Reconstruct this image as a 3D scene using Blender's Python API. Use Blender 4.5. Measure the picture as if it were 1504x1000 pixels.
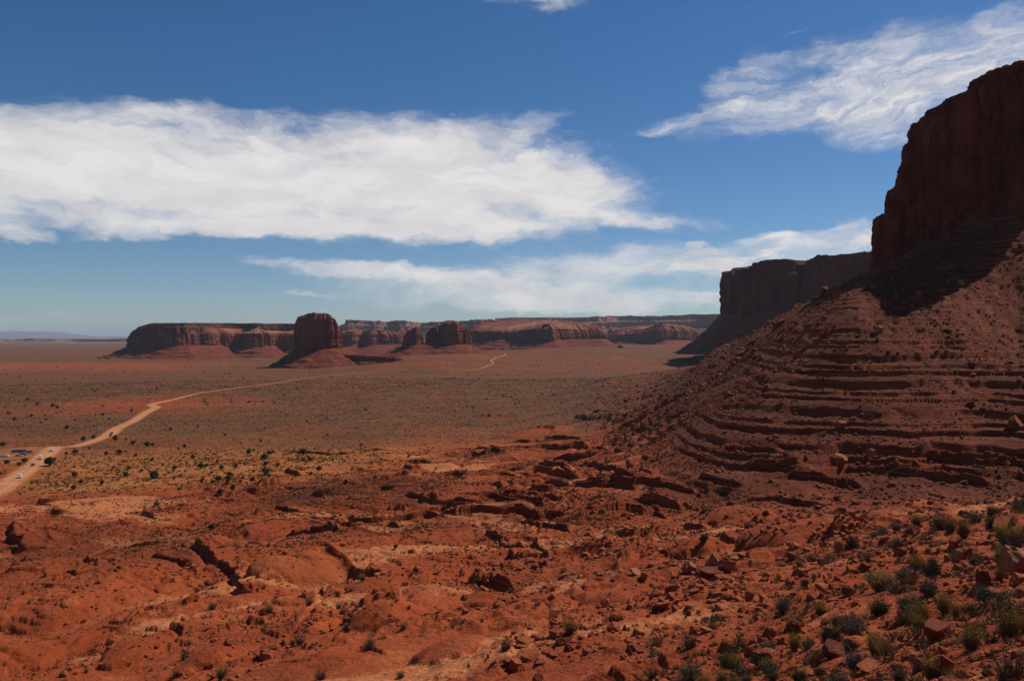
import bpy, bmesh, math, random
import numpy as np
from mathutils import Vector, Matrix
R = math.radians
for o in list(bpy.data.objects): bpy.data.objects.remove(o, do_unlink=True)
scene = bpy.context.scene
COL = scene.collection

# ------------------------------------------------------------------ camera, sky, sun, exposure
CZ = 70.0                     # eye height above the valley floor
F, CX, HY = 1250.0, 752.0, 497.0
cam_d = bpy.data.cameras.new('camera'); cam = bpy.data.objects.new('camera', cam_d); COL.objects.link(cam)
cam.location = (0, 0, CZ); cam.rotation_euler = (R(90) - math.atan(3 / F), 0, 0)
cam_d.sensor_width = 36; cam_d.lens = 36 * F / 1504; cam_d.clip_start = 0.3; cam_d.clip_end = 200000
scene.camera = cam
SUN_AZ, SUN_EL = R(57), R(48)
SUN = Vector((math.sin(SUN_AZ) * math.cos(SUN_EL), math.cos(SUN_AZ) * math.cos(SUN_EL), math.sin(SUN_EL)))
sd = bpy.data.lights.new('sun', 'SUN'); sd.energy = 4.8; sd.angle = R(0.53); sd.color = (1.0, 0.95, 0.87)
so = bpy.data.objects.new('sun', sd); COL.objects.link(so)
so.rotation_euler = SUN.to_track_quat('Z', 'Y').to_euler(); so.location = (200, 100, 400)
vs = scene.view_settings
vs.view_transform = 'Standard'; vs.look = 'None'; vs.gamma = 1; vs.exposure = -0.3; vs.use_curve_mapping = False
scene.cycles.max_bounces = 4; scene.cycles.diffuse_bounces = 2; scene.cycles.glossy_bounces = 2
scene.cycles.transparent_max_bounces = 8; scene.cycles.volume_bounces = 0

class NT:
    """small helper to wire shader nodes"""
    def __init__(s, tree): s.t = tree; s.n = tree.nodes; s.l = tree.links
    def new(s, typ, **kw):
        n = s.n.new(typ)
        for k, v in kw.items(): setattr(n, k, v)
        return n
    def put(s, sock, v):
        if isinstance(v, bpy.types.NodeSocket): s.l.new(v, sock)
        elif v is not None:
            try: sock.default_value = v
            except Exception:
                sock.default_value = (v, v, v)
    def m(s, op, a, b=None, c=None, clamp=False):
        n = s.new('ShaderNodeMath', operation=op, use_clamp=clamp)
        for i, v in enumerate((a, b, c)):
            if v is not None: s.put(n.inputs[i], v)
        return n.outputs[0]
    def v(s, op, a, b=None, c=None):
        n = s.new('ShaderNodeVectorMath', operation=op)
        for i, q in enumerate((a, b, c)):
            if q is not None: s.put(n.inputs[i], q)
        return n.outputs['Value'] if op in ('DOT_PRODUCT', 'LENGTH') else n.outputs['Vector']
    def noise(s, vec, scale, detail=4, rough=0.55, color=False, dist=0.0):
        n = s.new('ShaderNodeTexNoise'); s.put(n.inputs['Vector'], vec); n.inputs['Scale'].default_value = scale
        n.inputs['Detail'].default_value = detail; n.inputs['Roughness'].default_value = rough; n.inputs['Distortion'].default_value = dist
        return n.outputs['Color'] if color else n.outputs['Fac']
    def vor(s, vec, scale, feature='F1'):
        n = s.new('ShaderNodeTexVoronoi', feature=feature); s.put(n.inputs['Vector'], vec); n.inputs['Scale'].default_value = scale
        return n
    def step(s, x, lo, hi, a=0.0, b=1.0):
        n = s.new('ShaderNodeMapRange', interpolation_type='SMOOTHSTEP')
        s.put(n.inputs[0], x)
        for i, q in enumerate((lo, hi, a, b)): s.put(n.inputs[i + 1], q)
        return n.outputs[0]
    def mix(s, f, a, b, mode='MIX'):
        n = s.new('ShaderNodeMix', data_type='RGBA', blend_type=mode)
        s.put(n.inputs[0], f); s.put(n.inputs[6], c4(a)); s.put(n.inputs[7], c4(b))
        return n.outputs[2]
def c4(c): return (*c, 1.0) if isinstance(c, tuple) and len(c) == 3 else c

world = bpy.data.worlds.new('World'); scene.world = world; world.use_nodes = True
wt = NT(world.node_tree); wt.n.clear()
wout = wt.new('ShaderNodeOutputWorld'); wbg = wt.new('ShaderNodeBackground')
sky = wt.new('ShaderNodeTexSky', sky_type='NISHITA', sun_disc=False)
sky.sun_elevation = SUN_EL; sky.sun_rotation = SUN_AZ; sky.altitude = 1700; sky.air_density = 1.0; sky.dust_density = 0.7; sky.ozone_density = 3.0
SKYS = 0.083
wbg.inputs['Strength'].default_value = SKYS
tc = wt.new('ShaderNodeTexCoord')
sx = wt.new('ShaderNodeSeparateXYZ'); wt.l.new(tc.outputs['Generated'], sx.inputs[0])
# direction of view as azimuth / elevation (0.8 mrad units)
az = wt.m('MULTIPLY', wt.m('ARCTAN2', sx.outputs[0], sx.outputs[1]), F)
el = wt.m('MULTIPLY', wt.m('ARCSINE', sx.outputs[2]), F)
cb = wt.new('ShaderNodeCombineXYZ'); wt.put(cb.inputs[0], az); wt.put(cb.inputs[1], el)
P0 = cb.outputs[0]
w1 = wt.noise(wt.v('MULTIPLY', P0, (1, 2.0, 1)), 0.006, 3, 0.5, True)
w2 = wt.noise(wt.v('MULTIPLY', P0, (1, 2.2, 1)), 0.03, 5, 0.6, True)
P1 = wt.v('ADD', P0, wt.v('MULTIPLY', wt.v('SUBTRACT', w1, (.5, .5, .5)), (130, 50, 0)))
PS = wt.v('ADD', P0, wt.v('MULTIPLY', wt.v('SUBTRACT', w2, (.5, .5, .5)), (16, 8, 0)))
P1 = wt.v('ADD', P1, wt.v('MULTIPLY', wt.v('SUBTRACT', w2, (.5, .5, .5)), (46, 26, 0)))
# banks of cloud: (x, y, half-width, half-height, weight, tilt) seen from the overlook
CLOUDS = [(60, 255, 330, 62, 1.0, 0), (400, 275, 300, 66, 1.0, 0), (640, 272, 240, 74, 1.0, 0), (810, 275, 140, 54, 1.0, 8), (660, 335, 160, 20, .9, 0),
          (120, 190, 240, 40, .56, 0), (560, 200, 180, 38, .55, 0), (330, 335, 190, 17, .75, 0), (300, 168, 130, 18, .3, 0), (770, 196, 60, 14, .3, -20),
          (960, 322, 110, 13, .5, 2), (15, 345, 45, 10, .5, 0),
          (540, 400, 170, 11, .62, 3), (730, 424, 260, 24, .62, 2), (950, 385, 250, 28, .64, -2), (1120, 378, 170, 26, .56, -6), (1235, 350, 90, 22, .55, -6), (900, 440, 330, 16, .42, 0),
          (850, 450, 260, 10, .4, 0), (450, 431, 50, 5, .4, 0), (1010, 434, 50, 5, .45, 0),
          (1050, 168, 120, 13, .56, -8), (1230, 135, 210, 30, .64, -12), (1440, 92, 200, 50, .68, -10), (1290, 185, 90, 34, .5, 0), (1100, 110, 60, 26, .36, -35), (1210, 85, 150, 26, .40, -10),
          (1140, 345, 32, 6, .85, 0), (1099, 354, 18, 5, .85, 0), (1342, 154, 15, 5, .9, 0), (1022, 358, 14, 4, .75, 0), (1175, 46, 24, 1.6, .26, -8), (790, 0, 110, 16, .56, 6), (60, 470, 120, 7, .28, 0)]
D = None; S = None
for (px, py, rx, ry, w, tilt) in CLOUDS:
    a = math.atan((px - CX) / F) * F; e = math.atan((HY - py) / F * math.cos(a / F)) * F
    d = wt.v('SUBTRACT', PS if rx < 40 else P1, (a, e, 0))
    if tilt:
        rn = wt.new('ShaderNodeVectorRotate', rotation_type='Z_AXIS'); wt.put(rn.inputs['Vector'], d); rn.inputs['Angle'].default_value = R(tilt); d = rn.outputs[0]
    d = wt.v('MULTIPLY', d, (1 / rx, 1 / ry, 0)); q = wt.v('DOT_PRODUCT', d, d)
    g = wt.m('MULTIPLY', wt.m('EXPONENT', wt.m('MULTIPLY', wt.m('POWER', q, 1.45), -1.0)), w)
    sf = wt.m('MULTIPLY', wt.m('EXPONENT', wt.m('MULTIPLY', q, -.75)), w); S = sf if S is None else wt.m('MAXIMUM', S, sf)
    D = g if D is None else wt.m('MAXIMUM', D, g) if w > .9 else wt.m('ADD', D, wt.m('MULTIPLY', g, wt.m('SUBTRACT', 1.0, wt.m('MULTIPLY', D, 0.8, clamp=True))))
fb = wt.noise(wt.v('MULTIPLY', P1, (1, 2.6, 1)), 0.012, 9, 0.62)
fb2 = wt.noise(wt.v('MULTIPLY', P1, (1, 4.0, 1)), 0.006, 6, 0.6)
vr = wt.new('ShaderNodeVectorRotate', rotation_type='Z_AXIS'); wt.put(vr.inputs['Vector'], P1); vr.inputs['Angle'].default_value = R(-12)
fb3 = wt.noise(wt.v('MULTIPLY', vr.outputs[0], (1, 4.5, 1)), 0.011, 8, 0.66, dist=.6)
nz = wt.m('ADD', wt.m('MULTIPLY', wt.m('SUBTRACT', fb, .5), 1.15), wt.m('MULTIPLY', wt.m('SUBTRACT', fb2, .5), .8))
cl = wt.step(wt.m('ADD', wt.m('MULTIPLY', D, 1.16), wt.m('MULTIPLY', nz, wt.step(D, 0.02, .35, 0.0, 1.0))), 0.15, 1.08)
veil = wt.m('MULTIPLY', wt.step(wt.m('ADD', S, wt.m('MULTIPLY', wt.m('ADD', wt.m('MULTIPLY', wt.m('SUBTRACT', fb3, .5), 1.5), wt.m('MULTIPLY', wt.m('SUBTRACT', fb, .5), .5)), wt.step(S, .05, .4))), .28, 1.15), .62)
cl = wt.m('MAXIMUM', cl, veil)
thin = wt.m('MULTIPLY', wt.step(az, 120, 300), wt.step(el, 20, 90, .6, 1.0))
st_r = wt.step(fb3, .28, .70, .30, 1.12)
cl = wt.m('MULTIPLY', cl, wt.m('ADD', wt.m('SUBTRACT', 1.0, thin), wt.m('MULTIPLY', thin, st_r)), clamp=True)
shade = wt.noise(wt.v('MULTIPLY', P1, (1, 3.2, 1)), 0.009, 6, 0.55)
ccol = wt.mix(wt.step(shade, .35, .65), (0.84, 0.82, 0.835), (0.98, 0.955, 0.95))
# polarised, slightly deepened blue
hs = wt.new('ShaderNodeHueSaturation'); wt.put(hs.inputs['Color'], sky.outputs[0]); hs.inputs['Saturation'].default_value = 1.25; hs.inputs['Value'].default_value = 1.0
CK = 1.0 / SKYS
sc_ = wt.new('ShaderNodeVectorMath', operation='SCALE'); wt.put(sc_.inputs[0], ccol); sc_.inputs['Scale'].default_value = CK
tint = wt.mix(1.0, hs.outputs[0], (0.94, 1.0, 1.08), 'MULTIPLY')
wcol = wt.mix(cl, tint, sc_.outputs[0])
wt.l.new(wcol, wbg.inputs['Color']); wt.l.new(wbg.outputs[0], wout.inputs[0])

# ------------------------------------------------------------------ noise
_perm = {}
def _tab(seed):
    if seed not in _perm:
        rs = np.random.RandomState(seed); p = rs.permutation(256).astype(np.int32)
        a = rs.rand(256) * 2 * np.pi
        _perm[seed] = (np.concatenate([p, p]), np.cos(a).astype(np.float32), np.sin(a).astype(np.float32))
    return _perm[seed]
def perlin(x, y, seed=0):
    p, gx, gy = _tab(seed)
    x = np.asarray(x, np.float32); y = np.asarray(y, np.float32)
    fx = np.floor(x); fy = np.floor(y); xi = fx.astype(np.int32) & 255; yi = fy.astype(np.int32) & 255
    x = x - fx; y = y - fy
    u = x * x * x * (x * (x * 6 - 15) + 10); v = y * y * y * (y * (y * 6 - 15) + 10)
    a = p[xi]; b = p[xi + 1]
    h00 = p[a + yi]; h10 = p[b + yi]; h01 = p[a + yi + 1]; h11 = p[b + yi + 1]
    n00 = gx[h00] * x + gy[h00] * y; n10 = gx[h10] * (x - 1) + gy[h10] * y
    n01 = gx[h01] * x + gy[h01] * (y - 1); n11 = gx[h11] * (x - 1) + gy[h11] * (y - 1)
    i0 = n00 + u * (n10 - n00); i1 = n01 + u * (n11 - n01)
    return (i0 + v * (i1 - i0)) * 1.5
def fbm(x, y, octs=4, seed=0, gain=0.5):
    s = 0; a = 1.0; t = 0
    for k in range(octs):
        s = s + a * perlin(x * 2.03 ** k + 7.3 * k, y * 2.03 ** k - 3.1 * k, seed + k); t += a; a *= gain
    return s / t
def ridged(x, y, octs=3, seed=0):
    s = 0; a = 1.0; t = 0
    for k in range(octs):
        s = s + a * (1 - 2 * np.abs(perlin(x * 2.03 ** k, y * 2.03 ** k, seed + k))); t += a; a *= .5
    return s / t
def sstep(a, b, x):
    t = np.clip((x - a) / (b - a), 0, 1); return t * t * (3 - 2 * t)

# ------------------------------------------------------------------ lie of the land
# (bearing given as x, drop given as y, distance): surveyed points of the slope, the benches and the bowl
CTRL = {0: [(1000, 70), (900, 110), (820, 160), (760, 220), (720, 300), (690, 350), (668, 400), (640, 530), (600, 850)],
        188: [(1000, 58), (900, 95), (820, 150), (760, 210), (720, 285), (690, 345), (660, 430), (640, 540), (600, 850)],
        376: [(1000, 48), (900, 82), (820, 138), (760, 200), (720, 270), (690, 340), (660, 440), (640, 550), (600, 850)],
        564: [(1000, 42), (950, 54), (900, 72), (850, 102), (800, 140), (760, 190), (720, 255), (690, 325), (660, 430), (640, 545), (600, 850)],
        752: [(1000, 36), (960, 44), (900, 62), (850, 88), (800, 128), (760, 178), (720, 238), (690, 305), (660, 410), (640, 530), (600, 850)],
        876: [(1000, 31), (950, 40), (900, 55), (850, 80), (800, 125), (760, 175), (720, 230), (690, 285), (660, 365), (640, 440), (600, 700), (560, 1200)],
        1000: [(1000, 25), (950, 33), (900, 46), (860, 66), (830, 95), (800, 130), (760, 175), (720, 212), (680, 240), (640, 270), (620, 292), (600, 332), (585, 415), (575, 510), (558, 760), (547, 1150), (536, 1750)],
        1060: [(860, 57), (800, 118), (760, 165), (720, 207), (680, 228), (640, 247), (620, 258), (600, 274), (585, 294), (570, 328), (555, 395), (535, 490), (518, 590), (508, 690), (518, 900)],
        1125: [(1000, 20), (950, 27), (900, 37), (860, 50), (830, 70), (800, 105), (770, 145), (740, 180), (720, 203), (700, 215), (660, 231), (640, 240), (620, 248), (600, 257), (580, 269), (560, 286), (540, 312), (520, 347), (500, 392), (484, 442), (478, 500), (490, 640)],
        1250: [(1000, 16), (950, 20), (900, 27), (860, 36), (830, 48), (800, 72), (780, 105), (750, 146), (735, 178), (720, 202), (700, 214), (680, 223), (640, 236), (600, 248), (560, 260), (520, 272), (480, 287), (450, 303), (425, 345), (418, 440), (432, 540), (470, 640)],
        1380: [(1000, 13), (950, 16), (900, 21), (850, 29), (800, 42), (770, 56), (755, 80), (745, 135), (728, 184), (715, 203), (680, 221), (640, 233), (600, 244), (560, 255), (540, 265), (520, 276), (480, 287), (440, 301), (400, 320), (365, 358), (352, 430)],
        1504: [(1000, 11), (950, 13), (900, 16.5), (850, 22), (800, 30), (760, 41), (728, 56), (745, 85), (728, 160), (712, 196), (680, 216), (640, 229), (600, 240), (560, 251), (545, 258), (525, 281), (480, 294), (440, 305), (400, 316), (360, 327), (312, 339), (302, 420)],
        1750: [(1000, 9), (900, 14), (800, 24), (720, 40), (650, 70), (600, 120), (560, 170), (500, 220), (440, 260), (380, 300), (300, 340), (280, 420)]}
pts, val = [], []
def addc(x, drop, Y):
    t = (x - CX) / F; r = Y * math.sqrt(1 + t * t)
    pts.append((math.atan(t) * 4, math.log(r))); val.append(drop * Y / r)
for x, lst in CTRL.items():
    for (y, Y) in lst: addc(x, (y - HY) / F, Y)
    addc(x, .62, 3.0)
    y0, Y0 = lst[0]
    addc(x, (y0 - HY) / F + .07, Y0 * .55)
for x in (-700, -300): 
    for (y, Y) in CTRL[0]: addc(x, (y - HY) / F, Y * 1.05)
for x in (2200, 3000):
    for (y, Y) in CTRL[1750]: addc(x, (y - HY) / F, Y * .95)
pts = np.array(pts); val = np.array(val)
def _k(d2): return np.where(d2 > 1e-12, d2 * np.log(np.sqrt(d2) + 1e-12), 0)
d2 = ((pts[:, None] - pts[None]) ** 2).sum(-1); n = len(pts)
A = np.zeros((n + 3, n + 3)); A[:n, :n] = _k(d2) + np.eye(n) * 0.002
A[:n, n] = 1; A[:n, n + 1:] = pts; A[n, :n] = 1; A[n + 1:, :n] = pts.T
sol = np.linalg.solve(A, np.concatenate([val, np.zeros(3)]))
TG = np.linspace(-5.2, 5.2, 260); LG = np.linspace(math.log(1.0), math.log(2500), 320)
gt, gl = np.meshgrid(TG, LG, indexing='ij'); q = np.stack([gt.ravel(), gl.ravel()], 1)
DG = np.concatenate([_k(((c[:, None] - pts[None]) ** 2).sum(-1)) @ sol[:n] + sol[n] + c @ sol[n + 1:] for c in np.array_split(q, 40)]).reshape(gt.shape)
def h_base(x, y):
    th = np.arctan2(x, y); r = np.hypot(x, y)
    a = np.clip((th * 4 - TG[0]) / (TG[1] - TG[0]), 0, len(TG) - 1.001); b = np.clip((np.log(np.maximum(r, 1.0)) - LG[0]) / (LG[1] - LG[0]), 0, len(LG) - 1.001)
    i = a.astype(int); j = b.astype(int); a = a - i; b = b - j
    d = DG[i, j] * (1 - a) * (1 - b) + DG[i + 1, j] * a * (1 - b) + DG[i, j + 1] * (1 - a) * b + DG[i + 1, j + 1] * a * b
    z = CZ - r * d
    # valley floor, rising a little towards the mesas on the right
    fx = th * F + CX
    plain = 36 * sstep(560, 900, fx) * sstep(1500, 3300, r) + 1.2 * fbm(x / 300, y / 300, 3, 5)
    plain = plain + 26 * np.exp(-(((x + 200) / 230) ** 2 + ((y - 2150) / 260) ** 2)) + 14 * np.exp(-(((x - 60) / 400) ** 2 + ((y - 2500) / 200) ** 2))
    st_ = 650 + 950 * sstep(720, 1030, fx) + np.maximum(fx - 1000, 0) * 1.5; w = sstep(st_, st_ + 330, r)
    return z * (1 - w) + plain * w
def cast(fun, px, py, rmin=5, rmax=9000, n=2600):
    """where the line of sight with this bearing and drop meets the land"""
    t = (px - CX) / F; d = (py - HY) / F
    Y = np.exp(np.linspace(math.log(rmin), math.log(rmax), n)); z = fun(t * Y, Y)
    hit = np.nonzero(z >= CZ - d * Y)[0]
    if len(hit) == 0: return None
    k = hit[0]
    if k:
        a = (CZ - d * Y[k - 1]) - z[k - 1]; b = z[k] - (CZ - d * Y[k]); f = a / (a + b + 1e-9); yy = Y[k - 1] + (Y[k] - Y[k - 1]) * f
    else: yy = Y[k]
    return np.array([t * yy, yy, CZ - d * yy])

# dirt road: centre line and width in metres
ROAD_PX = [(-60, 745, 11), (-20, 730, 11), (30, 697, 10), (52, 683, 10), (66, 669, 10), (84, 658.5, 9), (106, 656, 8), (128, 651, 8), (150, 643, 8), (162, 637, 10), (172, 629, 10), (184, 623.5, 9), (198, 617, 9), (214, 606, 10), (229, 598.5, 11), (222, 594.5, 10), (240, 590, 9), (262, 585, 6.5), (290, 578, 6), (320, 573.5, 5), (352, 569, 5), (395, 564, 4.5), (440, 557, 4), (480, 552, 3.5), (525, 547.5, 3), (560, 545.5, 2)]
rp = []
for (x, y, w) in ROAD_PX:
    p = cast(h_base, x, y); rp.append((p[0], p[1], p[2], w))
rp = np.array(rp)
def resample(P, ds):
    """Catmull-Rom through the points, then even spacing"""
    Q = np.vstack([2 * P[0] - P[1], P, 2 * P[-1] - P[-2]]); out = []
    for i in range(1, len(Q) - 2):
        n = max(2, int(np.linalg.norm(Q[i + 1, :2] - Q[i, :2]) / ds))
        for t in np.arange(n) / n:
            out.append(.5 * (2 * Q[i] + (Q[i + 1] - Q[i - 1]) * t + (2 * Q[i - 1] - 5 * Q[i] + 4 * Q[i + 1] - Q[i + 2]) * t * t + (3 * Q[i] - Q[i - 1] - 3 * Q[i + 1] + Q[i + 2]) * t ** 3))
    out.append(P[-1]); return np.array(out)
road = resample(rp, 4.0)
road[:, 2] = h_base(road[:, 0], road[:, 1]); ker = np.ones(15) / 15
road[:, 2] = np.convolve(np.pad(road[:, 2], 7, mode='edge'), ker, 'valid')
pad_c = cast(h_base, 14, 666)            # parking pull-off beside the road
TRACK = resample(np.array([(*cast(h_base, x, y), 4.5) for (x, y) in ((660, 546), (705, 541), (724, 534), (722, 529), (738, 523), (742, 520))]), 6.0)

# ledges: (x0, y0, x1, y1, height seen) ends of each scarp; it faces the viewer and the ground falls off gently behind
LEDGES = [(261, 800, 325, 822, 13), (318, 818, 386, 858, 15), (123, 822, 166, 832, 8), (422, 775, 499, 781, 14), (402, 745, 442, 751, 9), (366, 722, 410, 716, 15), (417, 694, 440, 697, 8), (10, 782, 37, 800, 12),
          (405, 922, 450, 893, 16), (450, 893, 500, 868, 20), (322, 948, 345, 938, 15), (283, 884, 302, 872, 12), (100, 876, 160, 866, 6), (366, 912, 410, 904, 10),
          (555, 702, 604, 698, 8), (721, 715, 755, 724, 9), (751, 732, 802, 740, 14), (596, 727, 642, 732, 9), (568, 748, 594, 748, 13), (656, 741, 702, 746, 5), (704, 776, 778, 792, 9), (762, 762, 834, 774, 9), (742, 802, 808, 806, 16),
          (782, 690, 850, 702, 12), (850, 704, 934, 718, 13), (930, 740, 1002, 744, 16), (932, 782, 972, 778, 18), (910, 818, 960, 800, 22), (806, 826, 834, 820, 12), (678, 838, 702, 836, 13), (578, 893, 602, 868, 22), (540, 824, 612, 846, 10), (494, 776, 536, 776, 14), (972, 860, 1002, 852, 16),
          (693, 611, 747, 612, 5), (842, 613, 902, 618, 7), (898, 616, 962, 626, 7), (773, 630, 850, 648, 6), (800, 664, 864, 660, 14), (780, 690, 840, 694, 9), (560, 640, 640, 642, 4), (420, 664, 520, 668, 4),
          (1000, 772, 1042, 770, 12), (1000, 790, 1080, 797, 8), (1168, 764, 1290, 782, 13), (1090, 686, 1180, 690, 12), (1150, 702, 1270, 716, 14), (1000, 742, 1040, 742, 7), (1380, 704, 1460, 712, 15), (1300, 690, 1390, 706, 16), (1352, 668, 1500, 676, 14),
          (1100, 730, 1240, 740, 10), (1020, 700, 1090, 712, 9), (960, 712, 1030, 716, 9), (60, 840, 120, 846, 8), (180, 900, 250, 890, 9), (230, 930, 290, 940, 8), (20, 930, 90, 924, 9), (640, 905, 700, 900, 6), (520, 950, 590, 946, 6), (880, 752, 940, 758, 9), (860, 690, 920, 690, 10), (1060, 660, 1150, 666, 9)]
LW = []
for (x0, y0, x1, y1, hp) in LEDGES:
    a = cast(h_base, x0, y0); b = cast(h_base, x1, y1)
    if a is None or b is None: continue
    mid = (a + b) / 2; e = (b - a)[:2]; L = np.linalg.norm(e); e = e / L; nrm = np.array([-e[1], e[0]])
    if nrm @ mid[:2] < 0: nrm = -nrm          # pointing away from the viewer
    h = hp * mid[1] / F * 1.0
    LW.append((mid[0], mid[1], e, nrm, L * .5, h, len(LW)))
def ledges(x, y):
    z = np.zeros_like(x)
    for (cx, cy, e, nr, hl, h, k) in LW:
        W = 5.0 * h + hl * .5; rad = hl * 1.25 + W + 6
        m = np.nonzero((np.abs(x - cx) < rad) & (np.abs(y - cy) < rad))[0]
        if len(m) == 0: continue
        dx = x[m] - cx; dy = y[m] - cy; u = (dx * e[0] + dy * e[1]) / hl; v = dx * nr[0] + dy * nr[1]
        sm = u * hl; v = v + 0.16 * hl * perlin(u * 1.7 + k * 3.1, u * 0 + k, 40) + .9 * perlin(sm / 5.6 + k * 5, v * .05, 41) + .3 * perlin(sm / 1.9, v * .1 + k * 3, 42) + .1 * perlin(sm / .7, v * .2, 44)
        ends = np.clip(1.12 - np.abs(u + .1 * perlin(u * 0 + k * .7, v / (h * 3 + 1), 43)), 0, .45) / .45 * np.clip(.92 + .5 * perlin(sm / 6.5 + 9 * k, u * 0 + 2 * k, 46), .15, 1.2)
        ends = ends * ends * (3 - 2 * ends); sw = max(.10 * h, .12)
        rise = sstep(-sw, sw, v); low = sstep(-3.2 * h, -sw, v) * .30
        fall = np.clip(1 - v / W, 0, 1) ** 2
        g = np.where(v > -sw, (low + rise * (1 - .30)) * np.where(v > 0, fall, 1), low)
        tr = np.exp(-((v + .55 * h) / (.4 * h)) ** 2) * .36  # trench in front of the scarp, added to blacken its shadow
        z[m] += h * ends * (g - tr)
    return z
BERMS = [(884, 1006, 1010, 972, 16), (1010, 972, 1152, 934, 13), (1168, 888, 1330, 824, 10), (1090, 966, 1150, 945, 9)]
BW = []
for (x0, y0, x1, y1, hp) in BERMS:
    a = cast(h_base, x0, y0); b = cast(h_base, x1, y1); BW.append((a, b, 1.5 * hp * (a[1] + b[1]) / 2 / F))
def berms(x, y):
    z = np.zeros_like(x)
    for (a, b, h) in BW:
        e = b[:2] - a[:2]; L2 = e @ e; t = np.clip(((x - a[0]) * e[0] + (y - a[1]) * e[1]) / L2, 0, 1)
        d = np.hypot(x - a[0] - t * e[0], y - a[1] - t * e[1]); z = np.maximum(z, h * np.exp(-(d / (h * 1.5)) ** 2))
    return z
# smooth swells of soft red soil: x, y, half-width and height seen
DOMES = [(438, 832, 78, 24), (735, 862, 66, 12), (800, 878, 60, 10), (1085, 758, 60, 16), (1165, 792, 92, 20), (1340, 752, 66, 12), (310, 962, 46, 12), (60, 940, 70, 14), (1020, 812, 44, 14), (905, 862, 56, 12), (565, 905, 60, 22), (660, 945, 60, 12), (1000, 884, 50, 9), (200, 960, 50, 9), (560, 862, 50, 10), (860, 800, 50, 12), (790, 640, 60, 7), (360, 878, 56, 12)]
DW = []
for (x0, y0, wp, hp) in DOMES:
    a = cast(h_base, x0, y0); DW.append((a[0], a[1], wp * a[1] / F, hp * a[1] / F * 1.35))
def domes(x, y):
    z = np.zeros_like(x); mk = np.zeros_like(x)
    for i, (cx, cy, w, h) in enumerate(DW):
        dx = (x - cx) / w; dy = (y - cy) / (w * 1.35); m = np.nonzero(dx * dx + dy * dy < 1.7)[0]
        if len(m) == 0: continue
        q = np.sqrt(dx[m] ** 2 + dy[m] ** 2) * (1 + .22 * perlin(dx[m] * 1.6 + 5 * i, dy[m] * 1.6, 48)); g = np.clip(1 - q * q, 0, 1)
        z[m] = np.maximum(z[m], h * g ** .8); mk[m] = np.maximum(mk[m], sstep(.02, .25, g))
    return z, mk
def road_dist(x, y):
    d = np.full(x.shape, 1e6); s = np.zeros(x.shape); 
    lo = road[:, :2].min(0) - 60; hi = road[:, :2].max(0) + 60
    m = np.nonzero((x > lo[0]) & (x < hi[0]) & (y > lo[1]) & (y < hi[1]))[0]
    if len(m):
        for c in np.array_split(m, max(1, len(m) // 60000)):
            if len(c) == 0: continue
            R2 = road[::2]; dd = (x[c][:, None] - R2[None, :, 0]) ** 2 + (y[c][:, None] - R2[None, :, 1]) ** 2
            k = dd.argmin(1); d[c] = np.sqrt(dd[np.arange(len(c)), k]); s[c] = R2[k, 2]
    return d, s
STEP = 2.6
def terr(q, sh=.82, lift=.36):
    f = np.floor(q); t = q - f
    return f + np.where(t < sh, t / sh * lift, lift + (1 - lift) * sstep(sh, min(sh + .13, 1), t))
def slope_w(x, y):
    th = np.arctan2(x, y) * F + CX; r = np.hypot(x, y)
    return sstep(840, 1070, th) * sstep(118, 150, r) * (1 - sstep(420, 480, r))
def swt_(x, y, r, th): return sstep(810 + (r - 150) * .9, 990 + (r - 150) * .85, th) * slope_w(x, y)
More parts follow.
